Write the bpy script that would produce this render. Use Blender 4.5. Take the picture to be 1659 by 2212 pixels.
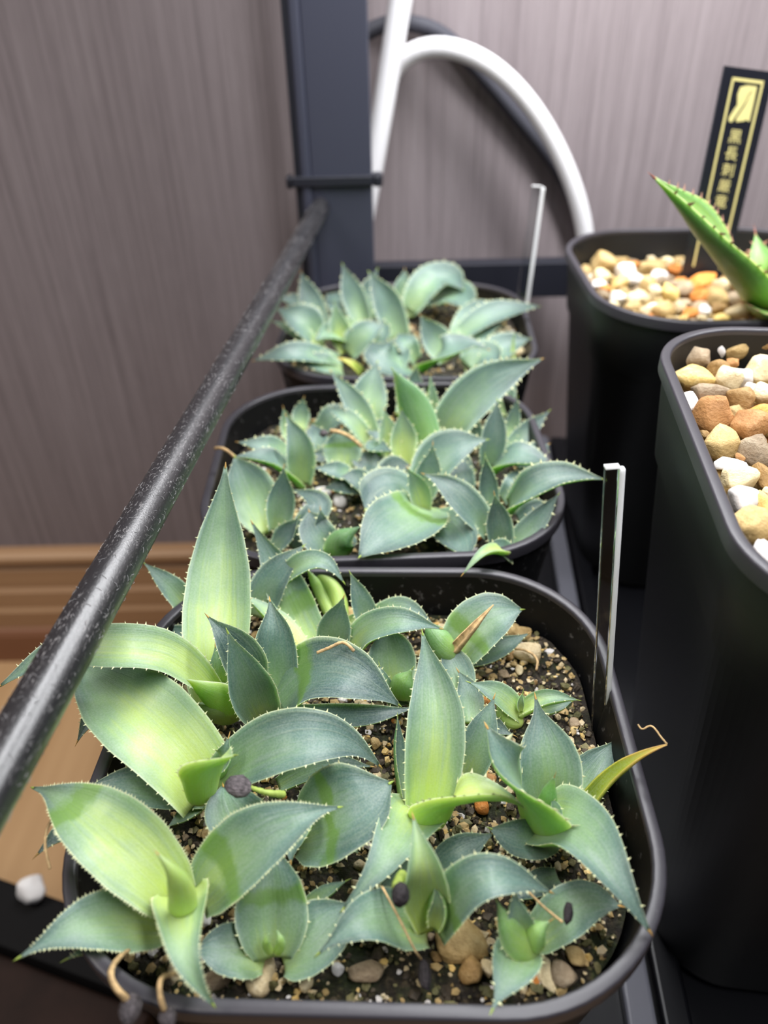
import bpy, math, random
import numpy as np
from mathutils import Vector, Matrix, noise

random.seed(7)
rng = np.random.default_rng(7)
for o in list(bpy.data.objects):
    bpy.data.objects.remove(o, do_unlink=True)
S = 0.01                      # the numbers below are centimetres
scene = bpy.context.scene
COL = scene.collection

# ------------------------------------------------------------------ camera
F = 1661.0
PIT, ROLL, YAW, CH = 0.6254, -0.025, -0.0066, 12.606
_f = np.array([math.sin(YAW)*math.cos(PIT), math.cos(YAW)*math.cos(PIT), -math.sin(PIT)])
_r = np.array([math.cos(YAW), -math.sin(YAW), 0.0])
_u = np.cross(_r, _f)
CR = math.cos(ROLL)*_r + math.sin(ROLL)*_u
CU = -math.sin(ROLL)*_r + math.cos(ROLL)*_u
CF = _f
CC = np.array([0.0, 0.0, CH])
cd = bpy.data.cameras.new('camera')
cam = bpy.data.objects.new('camera', cd)
COL.objects.link(cam)
cam.matrix_world = Matrix(((CR[0], CU[0], -CF[0], 0), (CR[1], CU[1], -CF[1], 0),
                           (CR[2], CU[2], -CF[2], CH*S), (0, 0, 0, 1)))
cd.sensor_fit = 'VERTICAL'
cd.sensor_height = 36.0
cd.lens = F/2212*36.0
cd.clip_start = 0.005
cd.clip_end = 20
cd.dof.use_dof = True
cd.dof.focus_distance = 0.158
cd.dof.aperture_fstop = cd.lens/2.2
scene.camera = cam

# ------------------------------------------------------------------ light
w = bpy.data.worlds.new('room_air')
scene.world = w
w.use_nodes = True
w.node_tree.nodes['Background'].inputs[0].default_value = (0.80, 0.86, 1.0, 1)
w.node_tree.nodes['Background'].inputs[1].default_value = 0.11


def lamp(name, loc, target, sx, sy, power, col):
    l = bpy.data.lights.new(name, 'AREA')
    l.shape = 'RECTANGLE'
    l.size, l.size_y, l.energy, l.color = sx*S, sy*S, power, col
    o = bpy.data.objects.new(name, l)
    COL.objects.link(o)
    o.location = Vector(loc)*S
    o.rotation_euler = (Vector(target)-Vector(loc)).to_track_quat('-Z', 'Y').to_euler()
    return o


lamp('grow_light', (5, 15, 30), (4.5, 16.5, 0), 5, 46, 1.6, (0.97, 0.98, 1.0))
lamp('grow_light', (19, 28, 27), (16, 30, 0), 5, 40, 2.2, (0.97, 0.98, 1.0))
lamp('room_light', (-75, 0, 110), (-35, 28, -30), 50, 50, 9.0, (1.0, 0.94, 0.87))
scene.view_settings.view_transform = 'Standard'
scene.view_settings.look = 'None'
scene.view_settings.exposure = 0.0
scene.view_settings.gamma = 1.0
scene.view_settings.use_curve_mapping = False


# ------------------------------------------------------------------ projection helpers
def ray(u, v):
    return CF + CR*(u-829.5)/F - CU*(v-1106)/F


def at_z(u, v, z):
    d = ray(u, v)
    return CC + d*((z-CH)/d[2])


def at_y(u, v, y):
    d = ray(u, v)
    return CC + d*(y/d[1])


def pj(p):
    d = np.asarray(p)-CC
    z = d @ CF
    return np.array([829.5+F*(d @ CR)/z, 1106-F*(d @ CU)/z]), z


def nrm(v):
    v = np.asarray(v, float)
    return v/max(1e-9, np.linalg.norm(v))


# ------------------------------------------------------------------ materials
def lin(c):
    return tuple((x/255/12.92 if x/255 <= .04045 else ((x/255+.055)/1.055)**2.4) for x in c)+(1.0,)


class Mat:
    def __init__(s, name, rough=.5, spec=.5, col=(128, 128, 128)):
        s.m = bpy.data.materials.new(name)
        s.m.use_nodes = True
        s.nt = s.m.node_tree
        s.b = s.nt.nodes['Principled BSDF']
        s.b.inputs['Roughness'].default_value = rough
        s.b.inputs['Specular IOR Level'].default_value = spec
        s.b.inputs['Base Color'].default_value = lin(col)

    def n(s, t, **kw):
        nd = s.nt.nodes.new(t)
        for k, v in kw.items():
            if hasattr(nd, k):
                setattr(nd, k, v)
            else:
                nd.inputs[k.replace('_', ' ')].default_value = v
        return nd

    def l(s, a, b):
        s.nt.links.new(a, b)

    def coord(s, kind='Object', scale=(1, 1, 1)):
        tc = s.n('ShaderNodeTexCoord')
        mp = s.n('ShaderNodeMapping')
        mp.inputs['Scale'].default_value = scale
        s.l(tc.outputs[kind], mp.inputs['Vector'])
        return mp.outputs[0]

    def noise(s, vec, scale, detail=3, rough=.5):
        nz = s.n('ShaderNodeTexNoise')
        nz.inputs['Scale'].default_value = scale
        nz.inputs['Detail'].default_value = detail
        nz.inputs['Roughness'].default_value = rough
        if vec is not None:
            s.l(vec, nz.inputs['Vector'])
        return nz.outputs[0]

    def ramp(s, fac, stops, interp='LINEAR'):
        r = s.n('ShaderNodeValToRGB')
        r.color_ramp.interpolation = interp
        e = r.color_ramp.elements
        while len(e) < len(stops):
            e.new(.5)
        for el, (p, c) in zip(e, stops):
            el.position = p
            el.color = lin(c) if len(c) == 3 and max(c) > 1 else tuple(c)+(1,)*(4-len(c))
        s.l(fac, r.inputs[0])
        return r.outputs[0]

    def mix(s, fac, a, b, mode='MIX'):
        m = s.n('ShaderNodeMix', data_type='RGBA', blend_type=mode)
        for sock, v in ((m.inputs[0], fac), (m.inputs[6], a), (m.inputs[7], b)):
            if isinstance(v, (int, float)):
                sock.default_value = v
            elif isinstance(v, tuple):
                sock.default_value = lin(v)
            else:
                s.l(v, sock)
        return m.outputs[2]

    def math(s, op, a, b=None, c=None):
        m = s.n('ShaderNodeMath', operation=op)
        for i, v in enumerate((a, b, c)):
            if v is None:
                continue
            if isinstance(v, (int, float)):
                m.inputs[i].default_value = v
            else:
                s.l(v, m.inputs[i])
        return m.outputs[0]

    def bump(s, h, strength=.3, dist=.001):
        b = s.n('ShaderNodeBump')
        b.inputs['Strength'].default_value = strength
        b.inputs['Distance'].default_value = dist
        s.l(h, b.inputs['Height'])
        s.l(b.outputs[0], s.b.inputs['Normal'])

    def col(s, c):
        s.l(c, s.b.inputs['Base Color'])


def plain(name, col, rough=.5, spec=.5, var=0.0, scale=300, bump=0.0):
    m = Mat(name, rough, spec, col)
    if var:
        v = m.coord()
        nz = m.noise(v, scale, 4)
        dark = tuple(c*(1-var) for c in col)
        lite = tuple(min(255, c*(1+var)) for c in col)
        m.col(m.ramp(nz, [(.3, dark), (.7, lite)]))
        if bump:
            m.bump(nz, bump, .0006)
    return m.m


def black_plastic(name, col, rough, dust, spec=.5, lo=.66):
    m = Mat(name, rough, spec, col)
    v = m.coord()
    nz = m.noise(v, 900, 3)
    speck = m.ramp(m.noise(v, 420, 5, .7), [(lo, (0, 0, 0)), (lo+.1, (1, 1, 1))])
    m.col(m.mix(m.math('MULTIPLY', speck, dust), tuple(col), (120, 118, 118)))
    m.bump(nz, .08, .0002)
    return m.m


def leaf_material(name, stops, margin, bandcol, mgn=.955, sss=.2, rad=1.0):
    m = Mat(name, .42, .45)
    uv = m.n('ShaderNodeUVMap', uv_map='leaf')
    var = m.n('ShaderNodeUVMap', uv_map='var')
    sx = m.n('ShaderNodeSeparateXYZ')
    m.l(uv.outputs[0], sx.inputs[0])
    sv = m.n('ShaderNodeSeparateXYZ')
    m.l(var.outputs[0], sv.inputs[0])
    ab = m.math('MULTIPLY', m.math('ABSOLUTE', m.math('SUBTRACT', sx.outputs[0], .5)), 2.0)
    mp = m.n('ShaderNodeMapping')
    mp.inputs['Scale'].default_value = (16, 1.6, 1)
    off = m.n('ShaderNodeCombineXYZ')
    m.l(m.math('MULTIPLY', sv.outputs[1], 37.0), off.inputs[0])
    m.l(m.math('MULTIPLY', sv.outputs[1], 91.0), off.inputs[1])
    m.l(off.outputs[0], mp.inputs['Location'])
    m.l(uv.outputs[0], mp.inputs['Vector'])
    streak = m.noise(mp.outputs[0], 1.0, 3, .6)
    ov = m.coord()
    patch = m.noise(ov, 120, 2)
    grain = m.noise(ov, 2600, 2)
    # colour along the blade, shifted by the leaf's own tone
    t = m.math('ADD', m.math('MULTIPLY_ADD', sx.outputs[1], .62, .17), m.math('MULTIPLY', m.math('SUBTRACT', .5, sv.outputs[1]), .85))
    t = m.math('ADD', t, m.math('MULTIPLY', m.math('SUBTRACT', streak, .5), .35))
    t = m.math('ADD', t, m.math('MULTIPLY', m.math('SUBTRACT', patch, .5), .35))
    t = m.math('ADD', t, m.math('MULTIPLY', m.math('MULTIPLY', ab, ab), .26))
    c = m.ramp(t, stops)
    c = m.mix(m.math('MULTIPLY', m.ramp(streak, [(.45, (0, 0, 0)), (.7, (1, 1, 1))]), .16), c, (196, 212, 178))
    c = m.mix(m.math('MULTIPLY', m.ramp(grain, [(.35, (0, 0, 0)), (.65, (1, 1, 1))]), .10), c, (205, 218, 208))
    # band where the waxy bloom is rubbed off
    wob = m.math('MULTIPLY', m.math('SUBTRACT', m.noise(ov, 330, 3), .5), .16)
    d = m.math('ABSOLUTE', m.math('SUBTRACT', m.math('ADD', sx.outputs[1], wob), sv.outputs[0]))
    bf = m.ramp(d, [(.035, (1, 1, 1)), (.085, (0, 0, 0))])
    c = m.mix(m.math('MULTIPLY', bf, .7), c, bandcol)
    mf = m.ramp(ab, [(mgn, (0, 0, 0)), (min(.999, mgn+.04), (1, 1, 1))])
    c = m.mix(m.math('MULTIPLY', mf, .7), c, margin)
    m.col(c)
    m.bump(m.math('ADD', m.math('MULTIPLY', streak, .8), m.math('MULTIPLY', grain, .25)), .22, .0006)
    m.b.inputs['Subsurface Weight'].default_value = sss
    m.b.inputs['Subsurface Radius'].default_value = (.0025*rad, .0036*rad, .0010*rad)
    m.b.inputs['Subsurface Scale'].default_value = 1.0
    m.l(m.ramp(m.noise(ov, 260, 2), [(.3, (.34, .34, .34)), (.7, (.52, .52, .52))]), m.b.inputs['Roughness'])
    return m.m


MT = {}
MT['leaf'] = leaf_material('agave_leaf', [(.0, (186, 206, 96)), (.26, (168, 192, 112)), (.46, (126, 157, 113)),
                                          (.74, (88, 118, 107)), (1.0, (60, 84, 82))], (192, 208, 152), (100, 138, 46))
MT['back'] = leaf_material('agave_leaf_underside', [(.0, (172, 200, 92)), (.35, (148, 184, 90)), (.7, (108, 152, 84)),
                                                    (1.0, (78, 124, 80))], (190, 206, 134), (110, 150, 60), sss=.42, rad=1.5)
MT['titan'] = leaf_material('broad_agave_leaf', [(.0, (168, 182, 62)), (.35, (138, 170, 62)), (.8, (100, 148, 66)),
                                                 (1.0, (100, 150, 70))], (190, 190, 110), (110, 150, 60))
MT['tooth'] = plain('tooth_cream', (222, 224, 176), .5, .4, .08)
MT['redtooth'] = plain('tooth_reddish', (176, 130, 110), .5, .4, .1)
MT['spine'] = plain('spine_tan', (178, 142, 78), .5, .4, .15, 900)
MT['greentip'] = plain('spine_green', (150, 170, 80), .5, .4, .1, 900)
MT['redspine'] = plain('spine_red_brown', (150, 92, 74), .5, .4, .15, 900)
MT['straw'] = plain('dry_straw', (190, 160, 116), .7, .3, .2, 700, .4)
MT['yellowleaf'] = leaf_material('yellowing_leaf', [(.0, (120, 150, 40)), (.45, (158, 170, 40)), (.75, (206, 164, 60)),
                                                    (1.0, (196, 150, 110))], (180, 170, 70), (140, 150, 40))
MT['seed'] = plain('seed_black', (38, 34, 36), .75, .3, .5, 500, .8)
MT['seedgrey'] = plain('seed_husk_grey', (82, 76, 78), .8, .3, .35, 600, .8)
MT['pot'] = black_plastic('pot_black_plastic', (14, 14, 16), .5, .5, .22, .60)
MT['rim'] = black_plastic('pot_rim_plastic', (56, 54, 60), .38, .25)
MT['tallpot'] = black_plastic('tall_pot_plastic', (12, 13, 16), .48, .1)
MT['tray'] = black_plastic('tray_plastic', (15, 15, 19), .35, .15, .3)
MT['trayrim'] = black_plastic('tray_rim_plastic', (104, 104, 112), .3, .2)  # lamp reflection on the black rim, painted as a paler grey
MT['post'] = black_plastic('post_black_steel', (58, 60, 74), .45, 0)
MT['rail'] = black_plastic('rail_black_steel', (30, 31, 40), .45, 0)
MT['white'] = plain('white_cable', (226, 224, 226), .4, .5)
MT['darkarch'] = plain('dark_arch', (62, 62, 70), .6, .3)
MT['gold'] = plain('gold_print', (226, 214, 146), .5, .4)
MT['plate'] = plain('plate_black', (24, 26, 36), .35, .5)
MT['boxblack'] = plain('box_black', (12, 11, 12), .7, .2)
MT['boxbrown'] = plain('box_dark_brown', (46, 32, 27), .7, .2, .15, 60)


def rod_material():
    m = Mat('rod_dusty_black', .34, 1.0, (34, 33, 37))
    v = m.coord('Object', (1, 1, .35))
    a = m.ramp(m.noise(v, 2300, 4, .7), [(.56, (0, 0, 0)), (.66, (1, 1, 1))])
    b = m.ramp(m.noise(m.coord(), 90, 3), [(.35, (.1, .1, .1)), (.7, (1, 1, 1))])
    d = m.math('MULTIPLY', m.math('MULTIPLY', a, b), .6)
    m.col(m.mix(d, (30, 29, 32), (170, 166, 166)))
    m.l(m.ramp(d, [(0, (.33, .33, .33)), (.5, (.6, .6, .6))]), m.b.inputs['Roughness'])
    m.bump(m.noise(m.coord(), 2500, 3), .12, .0003)
    return m.m


MT['rod'] = rod_material()


def acrylic():
    m = Mat('clear_acrylic', .06, .5, (235, 240, 240))
    m.b.inputs['Transmission Weight'].default_value = 1.0
    m.b.inputs['IOR'].default_value = 1.3
    return m.m


MT['acrylic'] = acrylic()
MT['acrylicedge'] = plain('acrylic_edge_glow', (244, 246, 252), .3, .6)  # clear acrylic edge, its light-piped glow put into a white colour
for nd in MT['acrylicedge'].node_tree.nodes:
    if nd.type == 'BSDF_PRINCIPLED':
        nd.inputs['Subsurface Weight'].default_value = .8
        nd.inputs['Subsurface Radius'].default_value = (.006, .006, .006)
        nd.inputs['Subsurface Scale'].default_value = 1.0


def wall_material():
    m = Mat('wall_striped_paper', .7, .25)
    a = m.noise(m.coord('Object', (1, 1, .012)), 700, 3, .6)
    b = m.noise(m.coord('Object', (1, 1, .02)), 260, 3, .6)
    c = m.noise(m.coord('Object', (1, 1, .05)), 1400, 2, .6)
    t = m.math('ADD', m.math('MULTIPLY', a, .45), m.math('ADD', m.math('MULTIPLY', b, .35), m.math('MULTIPLY', c, .2)))
    m.col(m.ramp(t, [(.30, (104, 95, 97)), (.46, (130, 120, 122)), (.56, (140, 130, 132)), (.72, (158, 148, 149))]))
    m.bump(t, .25, .0006)
    return m.m


def wood(name, a, b, scale, stretch):
    m = Mat(name, .5, .35)
    n1 = m.noise(m.coord('Object', stretch), scale, 4, .6)
    m.col(m.ramp(n1, [(.3, a), (.7, b)]))
    return m.m


MT['wall'] = wall_material()
MT['floor'] = wood('floor_wood', (184, 146, 104), (206, 168, 124), 40, (1, .06, 1))
MT['skirt'] = wood('skirting_wood', (160, 124, 92), (182, 146, 110), 60, (.03, 1, 1))
MT['skirt2'] = wood('skirting_wood_red', (132, 90, 66), (150, 106, 78), 60, (.03, 1, 1))


def soil_material():
    m = Mat('potting_soil', .5, .5)
    v = m.coord()
    n1 = m.noise(v, 900, 5, .7)
    n2 = m.noise(v, 160, 3)
    c = m.ramp(n1, [(.3, (14, 11, 9)), (.5, (38, 30, 22)), (.62, (70, 60, 44)), (.75, (120, 104, 76))])
    moss = m.ramp(n1, [(.3, (14, 18, 8)), (.55, (40, 48, 20)), (.75, (96, 104, 48))])
    m.col(m.mix(m.ramp(n2, [(.46, (0, 0, 0)), (.62, (1, 1, 1))]), c, moss))
    m.bump(n1, .9, .0012)
    return m.m


MT['soil'] = soil_material()


def stone(name, cols, scale=160, rough=.62, bump=.5):
    m = Mat(name, rough, .35)
    oi = m.n('ShaderNodeObjectInfo')
    tc = m.n('ShaderNodeTexCoord')
    ad = m.n('ShaderNodeVectorMath', operation='ADD')
    m.l(tc.outputs['Object'], ad.inputs[0])
    m.l(oi.outputs['Location'], ad.inputs[1])
    n1 = m.noise(ad.outputs[0], scale, 5, .65)
    n2 = m.noise(ad.outputs[0], scale*5, 4, .7)
    c = m.ramp(m.math('ADD', m.math('MULTIPLY', n1, .65), m.math('MULTIPLY', n2, .35)),
               [(.34, cols[0]), (.5, cols[1]), (.66, cols[2])])
    c = m.mix(.35, c, m.mix(oi.outputs['Random'], tuple(x*.7 for x in cols[1]), tuple(min(255, x*1.2) for x in cols[1])))
    m.col(c)
    m.bump(m.math('ADD', n1, m.math('MULTIPLY', n2, .5)), bump, .0015)
    return m.m


ST = {
    'white': stone('stone_white_quartz', [(214, 206, 202), (236, 230, 226), (248, 245, 243)], 90, .55, .25),
    'cream': stone('stone_cream', [(186, 160, 118), (222, 200, 158), (240, 226, 196)]),
    'tan': stone('stone_tan', [(140, 112, 66), (186, 158, 106), (216, 192, 142)]),
    'brown': stone('stone_brown', [(100, 76, 44), (150, 118, 72), (190, 160, 112)]),
    'grey': stone('stone_grey_brown', [(110, 92, 74), (158, 138, 112), (196, 180, 154)]),
    'orange': stone('stone_orange', [(186, 104, 44), (222, 140, 64), (238, 184, 120)]),
    'yellow': stone('stone_yellow', [(206, 162, 84), (232, 196, 120), (244, 224, 176)]),
    'rust': stone('stone_rust', [(128, 88, 50), (172, 124, 76), (204, 164, 114)]),
    'dark': stone('stone_dark', [(40, 34, 28), (72, 62, 50), (120, 108, 90)]),
    'moss': stone('stone_mossy', [(58, 58, 34), (104, 100, 62), (160, 150, 110)]),
}


# ------------------------------------------------------------------ mesh helpers
def mesh_of(name, verts, faces, mat, smooth=True):
    me = bpy.data.meshes.new(name)
    me.from_pydata([tuple(float(x)*S for x in v) for v in verts], [], [tuple(int(i) for i in f) for f in faces])
    mats = mat if isinstance(mat, (list, tuple)) else [mat]
    for mm in mats:
        me.materials.append(mm)
    if smooth:
        me.polygons.foreach_set('use_smooth', [True]*len(me.polygons))
    me.update()
    return me


def link(name, me, parent=None, loc=(0, 0, 0)):
    o = bpy.data.objects.new(name, me)
    COL.objects.link(o)
    o.location = Vector([float(x)*S for x in loc])
    if parent is not None:
        o.parent = parent
    return o


def tag(o, label=None, cat=None, group=None, kind=None):
    if label:
        o['label'] = label
    if cat:
        o['category'] = cat
    if group:
        o['group'] = group
    if kind:
        o['kind'] = kind
    return o


def thing(name, label, cat, loc, group=None, rotz=0.0):
    o = link(name, None, None, loc)
    o.rotation_euler = (0, 0, rotz)
    o.empty_display_size = .01
    return tag(o, label, cat, group)


def sharp(o, ang=35):
    o.data.polygons.foreach_set('use_smooth', [True]*len(o.data.polygons))
    try:
        o.data.set_sharp_from_angle(angle=math.radians(ang))
    except Exception:
        pass
    return o


def bevel(o, wdt=.05, seg=2):
    md = o.modifiers.new('bevel', 'BEVEL')
    md.width = wdt*S
    md.segments = seg
    md.limit_method = 'ANGLE'
    return o


def box(x0, x1, y0, y1, z0, z1):
    v = [(x, y, z) for x in (x0, x1) for y in (y0, y1) for z in (z0, z1)]
    f = [(0, 1, 3, 2), (4, 6, 7, 5), (0, 4, 5, 1), (2, 3, 7, 6), (0, 2, 6, 4), (1, 5, 7, 3)]
    return v, f


def spline(pts, n):
    P = np.array(pts, float)
    m = len(P)
    if m == 2:
        t = np.linspace(0, 1, n)[:, None]
        return P[0]+(P[1]-P[0])*t
    d = np.r_[0, np.cumsum(np.maximum(1e-6, np.linalg.norm(np.diff(P, axis=0), axis=1))**.5)]
    # natural cubic spline
    h = np.diff(d)
    A = np.zeros((m, m))
    B = np.zeros((m, 3))
    A[0, 0] = A[-1, -1] = 1
    for i in range(1, m-1):
        A[i, i-1], A[i, i], A[i, i+1] = h[i-1], 2*(h[i-1]+h[i]), h[i]
        B[i] = 6*((P[i+1]-P[i])/h[i]-(P[i]-P[i-1])/h[i-1])
    M = np.linalg.solve(A, B)
    tt = np.linspace(0, d[-1], n*4)
    out = []
    for t in tt:
        i = min(m-2, max(0, int(np.searchsorted(d, t))-1))
        a, b = d[i+1]-t, t-d[i]
        out.append(M[i]*a**3/6/h[i]+M[i+1]*b**3/6/h[i]+(P[i]/h[i]-M[i]*h[i]/6)*a+(P[i+1]/h[i]-M[i+1]*h[i]/6)*b)
    out = np.array(out)
    L = np.r_[0, np.cumsum(np.linalg.norm(np.diff(out, axis=0), axis=1))]
    s = np.linspace(0, L[-1], n)
    return np.stack([np.interp(s, L, out[:, k]) for k in range(3)], 1)


def tube(pts, rad, n=40, sides=12, taper=None, jitter=0.0):
    C = spline(pts, n)
    T = np.gradient(C, axis=0)
    V, Fc = [], []
    ref = np.array([.3, .2, 1.0])
    for i, (c, t) in enumerate(zip(C, T)):
        t = nrm(t)
        a = nrm(np.cross(t, ref))
        b = np.cross(t, a)
        r = rad*(taper(i/(n-1)) if taper else 1.0)
        for k in range(sides):
            th = 2*math.pi*k/sides
            V.append(c+(a*math.cos(th)+b*math.sin(th))*r*(1+jitter*random.uniform(-1, 1)))
    for i in range(n-1):
        for k in range(sides):
            k2 = (k+1) % sides
            Fc.append((i*sides+k, i*sides+k2, (i+1)*sides+k2, (i+1)*sides+k))
    Fc.append(tuple(range(sides))[::-1])
    Fc.append(tuple((n-1)*sides+k for k in range(sides)))
    return V, Fc


_ICO = {}


def ico(sub):
    if sub not in _ICO:
        import bmesh
        bm = bmesh.new()
        bmesh.ops.create_icosphere(bm, subdivisions=sub, radius=1.0)
        bm.verts.ensure_lookup_table()
        V = np.array([v.co[:] for v in bm.verts])
        Fc = [tuple(v.index for v in f.verts) for f in bm.faces]
        bm.free()
        _ICO[sub] = (V, Fc)
    return _ICO[sub]


def rock_mesh(name, mat, sub=2, rough=.28, seed=0, chunky=.5):
    """unit rock, about 1 across in every direction"""
    V, Fc = ico(sub)
    r = np.random.default_rng(seed)
    out = []
    pl = [(nrm(r.normal(size=3)), r.uniform(.50, .85)) for _ in range(10)]
    off = Vector(r.uniform(-50, 50, 3))
    for v in V:
        p = v*(1+rough*noise.noise(Vector(v)*1.3+off)+rough*.45*noise.noise(Vector(v)*3.1+off))
        for nn, d in pl:
            k = p @ nn
            if k > d:
                p = p-nn*(k-d)*chunky
        out.append(p*.5)
    return mesh_of(name, out, Fc, mat)


# ------------------------------------------------------------------ the setting
FLOOR = -30.4
WALL = 43.0
v, f = box(-150, 150, -150, WALL+6, FLOOR-2, FLOOR)
tag(link('floor', mesh_of('floor', v, f, MT['floor'], False)), 'tan wooden floor seen beside the pots', None, None, 'structure')
v, f = box(-150, 150, WALL, WALL+6, FLOOR, 130)
tag(link('wall_back', mesh_of('wall_back', v, f, MT['wall'], False)), 'grey-brown wall with fine vertical stripes', None, None, 'structure')
# skirting board with a stepped profile, extruded along the wall
prof = [(0, 0), (-1.9, 0), (-1.9, 2.6), (-1.7, 3.0), (-1.45, 3.1), (-1.45, 4.6), (-1.25, 4.9), (-1.25, 6.3), (-1.0, 6.6), (-1.0, 8.2),
        (-.7, 8.5), (-1.15, 8.9), (-1.15, 9.4), (-.8, 9.6), (0, 9.6)]
v = [(x, WALL+a, FLOOR+b) for x in (-150, 150) for a, b in prof]
n = len(prof)
f = [(i, i+1, n+i+1, n+i) for i in range(n-1)]
sk = tag(link('baseboard_back', mesh_of('baseboard_back', v, f, [MT['skirt'], MT['skirt2']], False)), 'brown moulded wooden skirting board', None, None, 'structure')
for i, p in enumerate(sk.data.polygons):
    p.material_index = 1 if i < 4 else 0

# black box low on the floor, with a brown inset lid
a, b = at_z(0, 1895, -20), at_z(140, 1945, -20)
ang = math.atan2(b[1]-a[1], b[0]-a[0])
bx = thing('storage_box', 'low black box with a dark brown lid on the floor, bottom left corner', 'box', (a[0], a[1], FLOOR), None, ang)
v, f = box(-14, 9, -2.4, 0, 0, 10.4)
v2, f2 = box(-14, 9, -26, -2.41, 0, 9.6)
bevel(link('back_frame', mesh_of('back_frame', v, f, MT['boxblack'], False), bx), .15)
bevel(link('lid', mesh_of('lid', v2, f2, MT['boxbrown'], False), bx), .15)

# ------------------------------------------------------------------ the rack
px0, px1, py0, py1 = -3.95, -0.42, 37.5, 40.0
post = thing('rack_post', 'black steel upright post of the rack in front of the wall', 'post', ((px0+px1)/2, 38.7, FLOOR))
pz = FLOOR


def post_part(nm, x0, x1, y0, y1, z0, z1, m=MT['post'], bv=.06):
    v, f = box(x0-(px0+px1)/2, x1-(px0+px1)/2, y0-38.7, y1-38.7, z0-pz, z1-pz)
    return bevel(link(nm, mesh_of(nm, v, f, m, False), post), bv)


post_part('web', px0+.75, px1, py0, py0+.35, FLOOR, 60)
post_part('side_flange', px1-.3, px1, py0+.35, py1, FLOOR, 60)
post_part('front_bead', px0+.28, px0+.75, py0-.14, py0+.4, FLOOR, 60, MT['post'], .13)
post_part('edge_flange', px0, px0+.28, py0, py1, FLOOR, 60, MT['rail'])
post_part('collar', px0-.15, px1+.05, py0-.22, py0-.02, 4.1, 4.55, MT['rail'])
post_part('collar_lug', px1, px1+.5, py0-.1, py0+.5, 4.0, 4.6, MT['rail'], .15)
post_part('collar_lug', px0-.42, px0-.1, py0-.1, py0+.5, 4.0, 4.55, MT['rail'], .12)

v, f = box(px1+.02, 40, 38.0, 38.9, -1.6, .16)
bevel(tag(link('rack_rail', mesh_of('rack_rail', v, f, MT['rail'], False)), 'flat black steel rail running right from the post behind the pots', 'rail'), .05)

p1 = np.array([-2.85, 37.45, 3.2])
p0 = at_z(0, 1665, 3.2)
d = nrm(p0-p1)
C = p1
L = 50.0
v, f = tube([np.zeros(3), np.array([0, 0, L/3]), np.array([0, 0, L])], .42, 40, 32)
ro = tag(link('guard_rod', mesh_of('guard_rod', v, f, MT['rod'])), 'dusty black round guard rod running from the post to the lower left', 'rod')
ro.location = Vector(p1)*S
ro.rotation_euler = Vector(d).to_track_quat('Z', 'Y').to_euler()
sharp(ro, 60)
V, Fc = [], []
for _ in range(1500):
    zz = rng.uniform(1, 34)
    an = rng.uniform(0, 6.283)
    ln = rng.uniform(.03, .13)
    da, dz = rng.normal(size=2)
    nl = max(.2, math.hypot(da, dz))
    da, dz = da/nl*ln, dz/nl*ln
    ring = []
    bend = rng.uniform(-.5, .5)
    for q in (0, .5, 1):
        a2 = an+(da*q+bend*dz*(q-.5)**2)/.42
        z2 = zz+dz*q+bend*da*(q-.5)**2
        rr_ = .424+.02*math.sin(q*3.1)*rng.random()
        c_ = np.array([rr_*math.cos(a2), rr_*math.sin(a2), z2])
        er = np.array([math.cos(a2), math.sin(a2), 0])
        et = np.array([-math.sin(a2)*dz, math.cos(a2)*dz, -da])/ln
        ring.append([c_+et*.0042, c_-et*.0042, c_+er*.006])
    b0 = len(V)
    V += [x for r_ in ring for x in r_]
    for g in range(2):
        for k in range(3):
            k2 = (k+1) % 3
            Fc.append((b0+g*3+k, b0+g*3+k2, b0+g*3+3+k2, b0+g*3+3+k))
tag(link('dust_fibres', mesh_of('dust_fibres', V, Fc, plain('dust_grey', (150, 148, 150), .8, .2)), ro), None, None, None, 'stuff')

# shelf board and trays
TR = -9.55
ROT = -.085
v, f = box(-6.0, 24, -17.5, 17.0, -.8, 0)
sb = link('shelf_board', mesh_of('shelf_board', v, f, MT['rail'], False), None, (1.2, 21, TR-.3))
sb.rotation_euler = (0, 0, ROT)
tag(bevel(sb), 'black steel shelf board carrying the trays', 'shelf')


def tray(name, label, cx, cy, hx0, hx1, hy0, hy1, rimh, rm):
    t = thing(name, label, 'tray', (cx, cy, TR-.3), None, ROT)
    v, f = box(hx0, hx1, hy0, hy1, .01, .25)
    link('base', mesh_of('base', v, f, MT['tray'], False), t)
    for a in ((hx0, hx0+.75, hy0, hy1), (hx1-.75, hx1, hy0, hy1), (hx0+.75, hx1-.75, hy0, hy0+.75), (hx0+.75, hx1-.75, hy1-.75, hy1)):
        v, f = box(*a, .25, rimh)
        bevel(link('side_wall', mesh_of('side_wall', v, f, MT[rm], False), t), .12, 3)
    return t


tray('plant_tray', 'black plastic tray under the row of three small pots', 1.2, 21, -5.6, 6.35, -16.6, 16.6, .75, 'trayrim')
tray('plant_tray', 'black plastic tray under the two tall pots', 1.2, 21, 6.5, 22.5, -16.6, 16.6, .7, 'tray')


# ------------------------------------------------------------------ pots
def rsq(wx, wy, r, n=16):
    out = []
    hx, hy = wx/2, wy/2
    for k, (cx, cy) in enumerate([(hx-r, hy-r), (-hx+r, hy-r), (-hx+r, -hy+r), (hx-r, -hy+r)]):
        for j in range(n):
            a = k*math.pi/2+j/(n-1)*math.pi/2
            out.append((cx+r*math.cos(a), cy+r*math.sin(a)))
    return out


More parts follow.
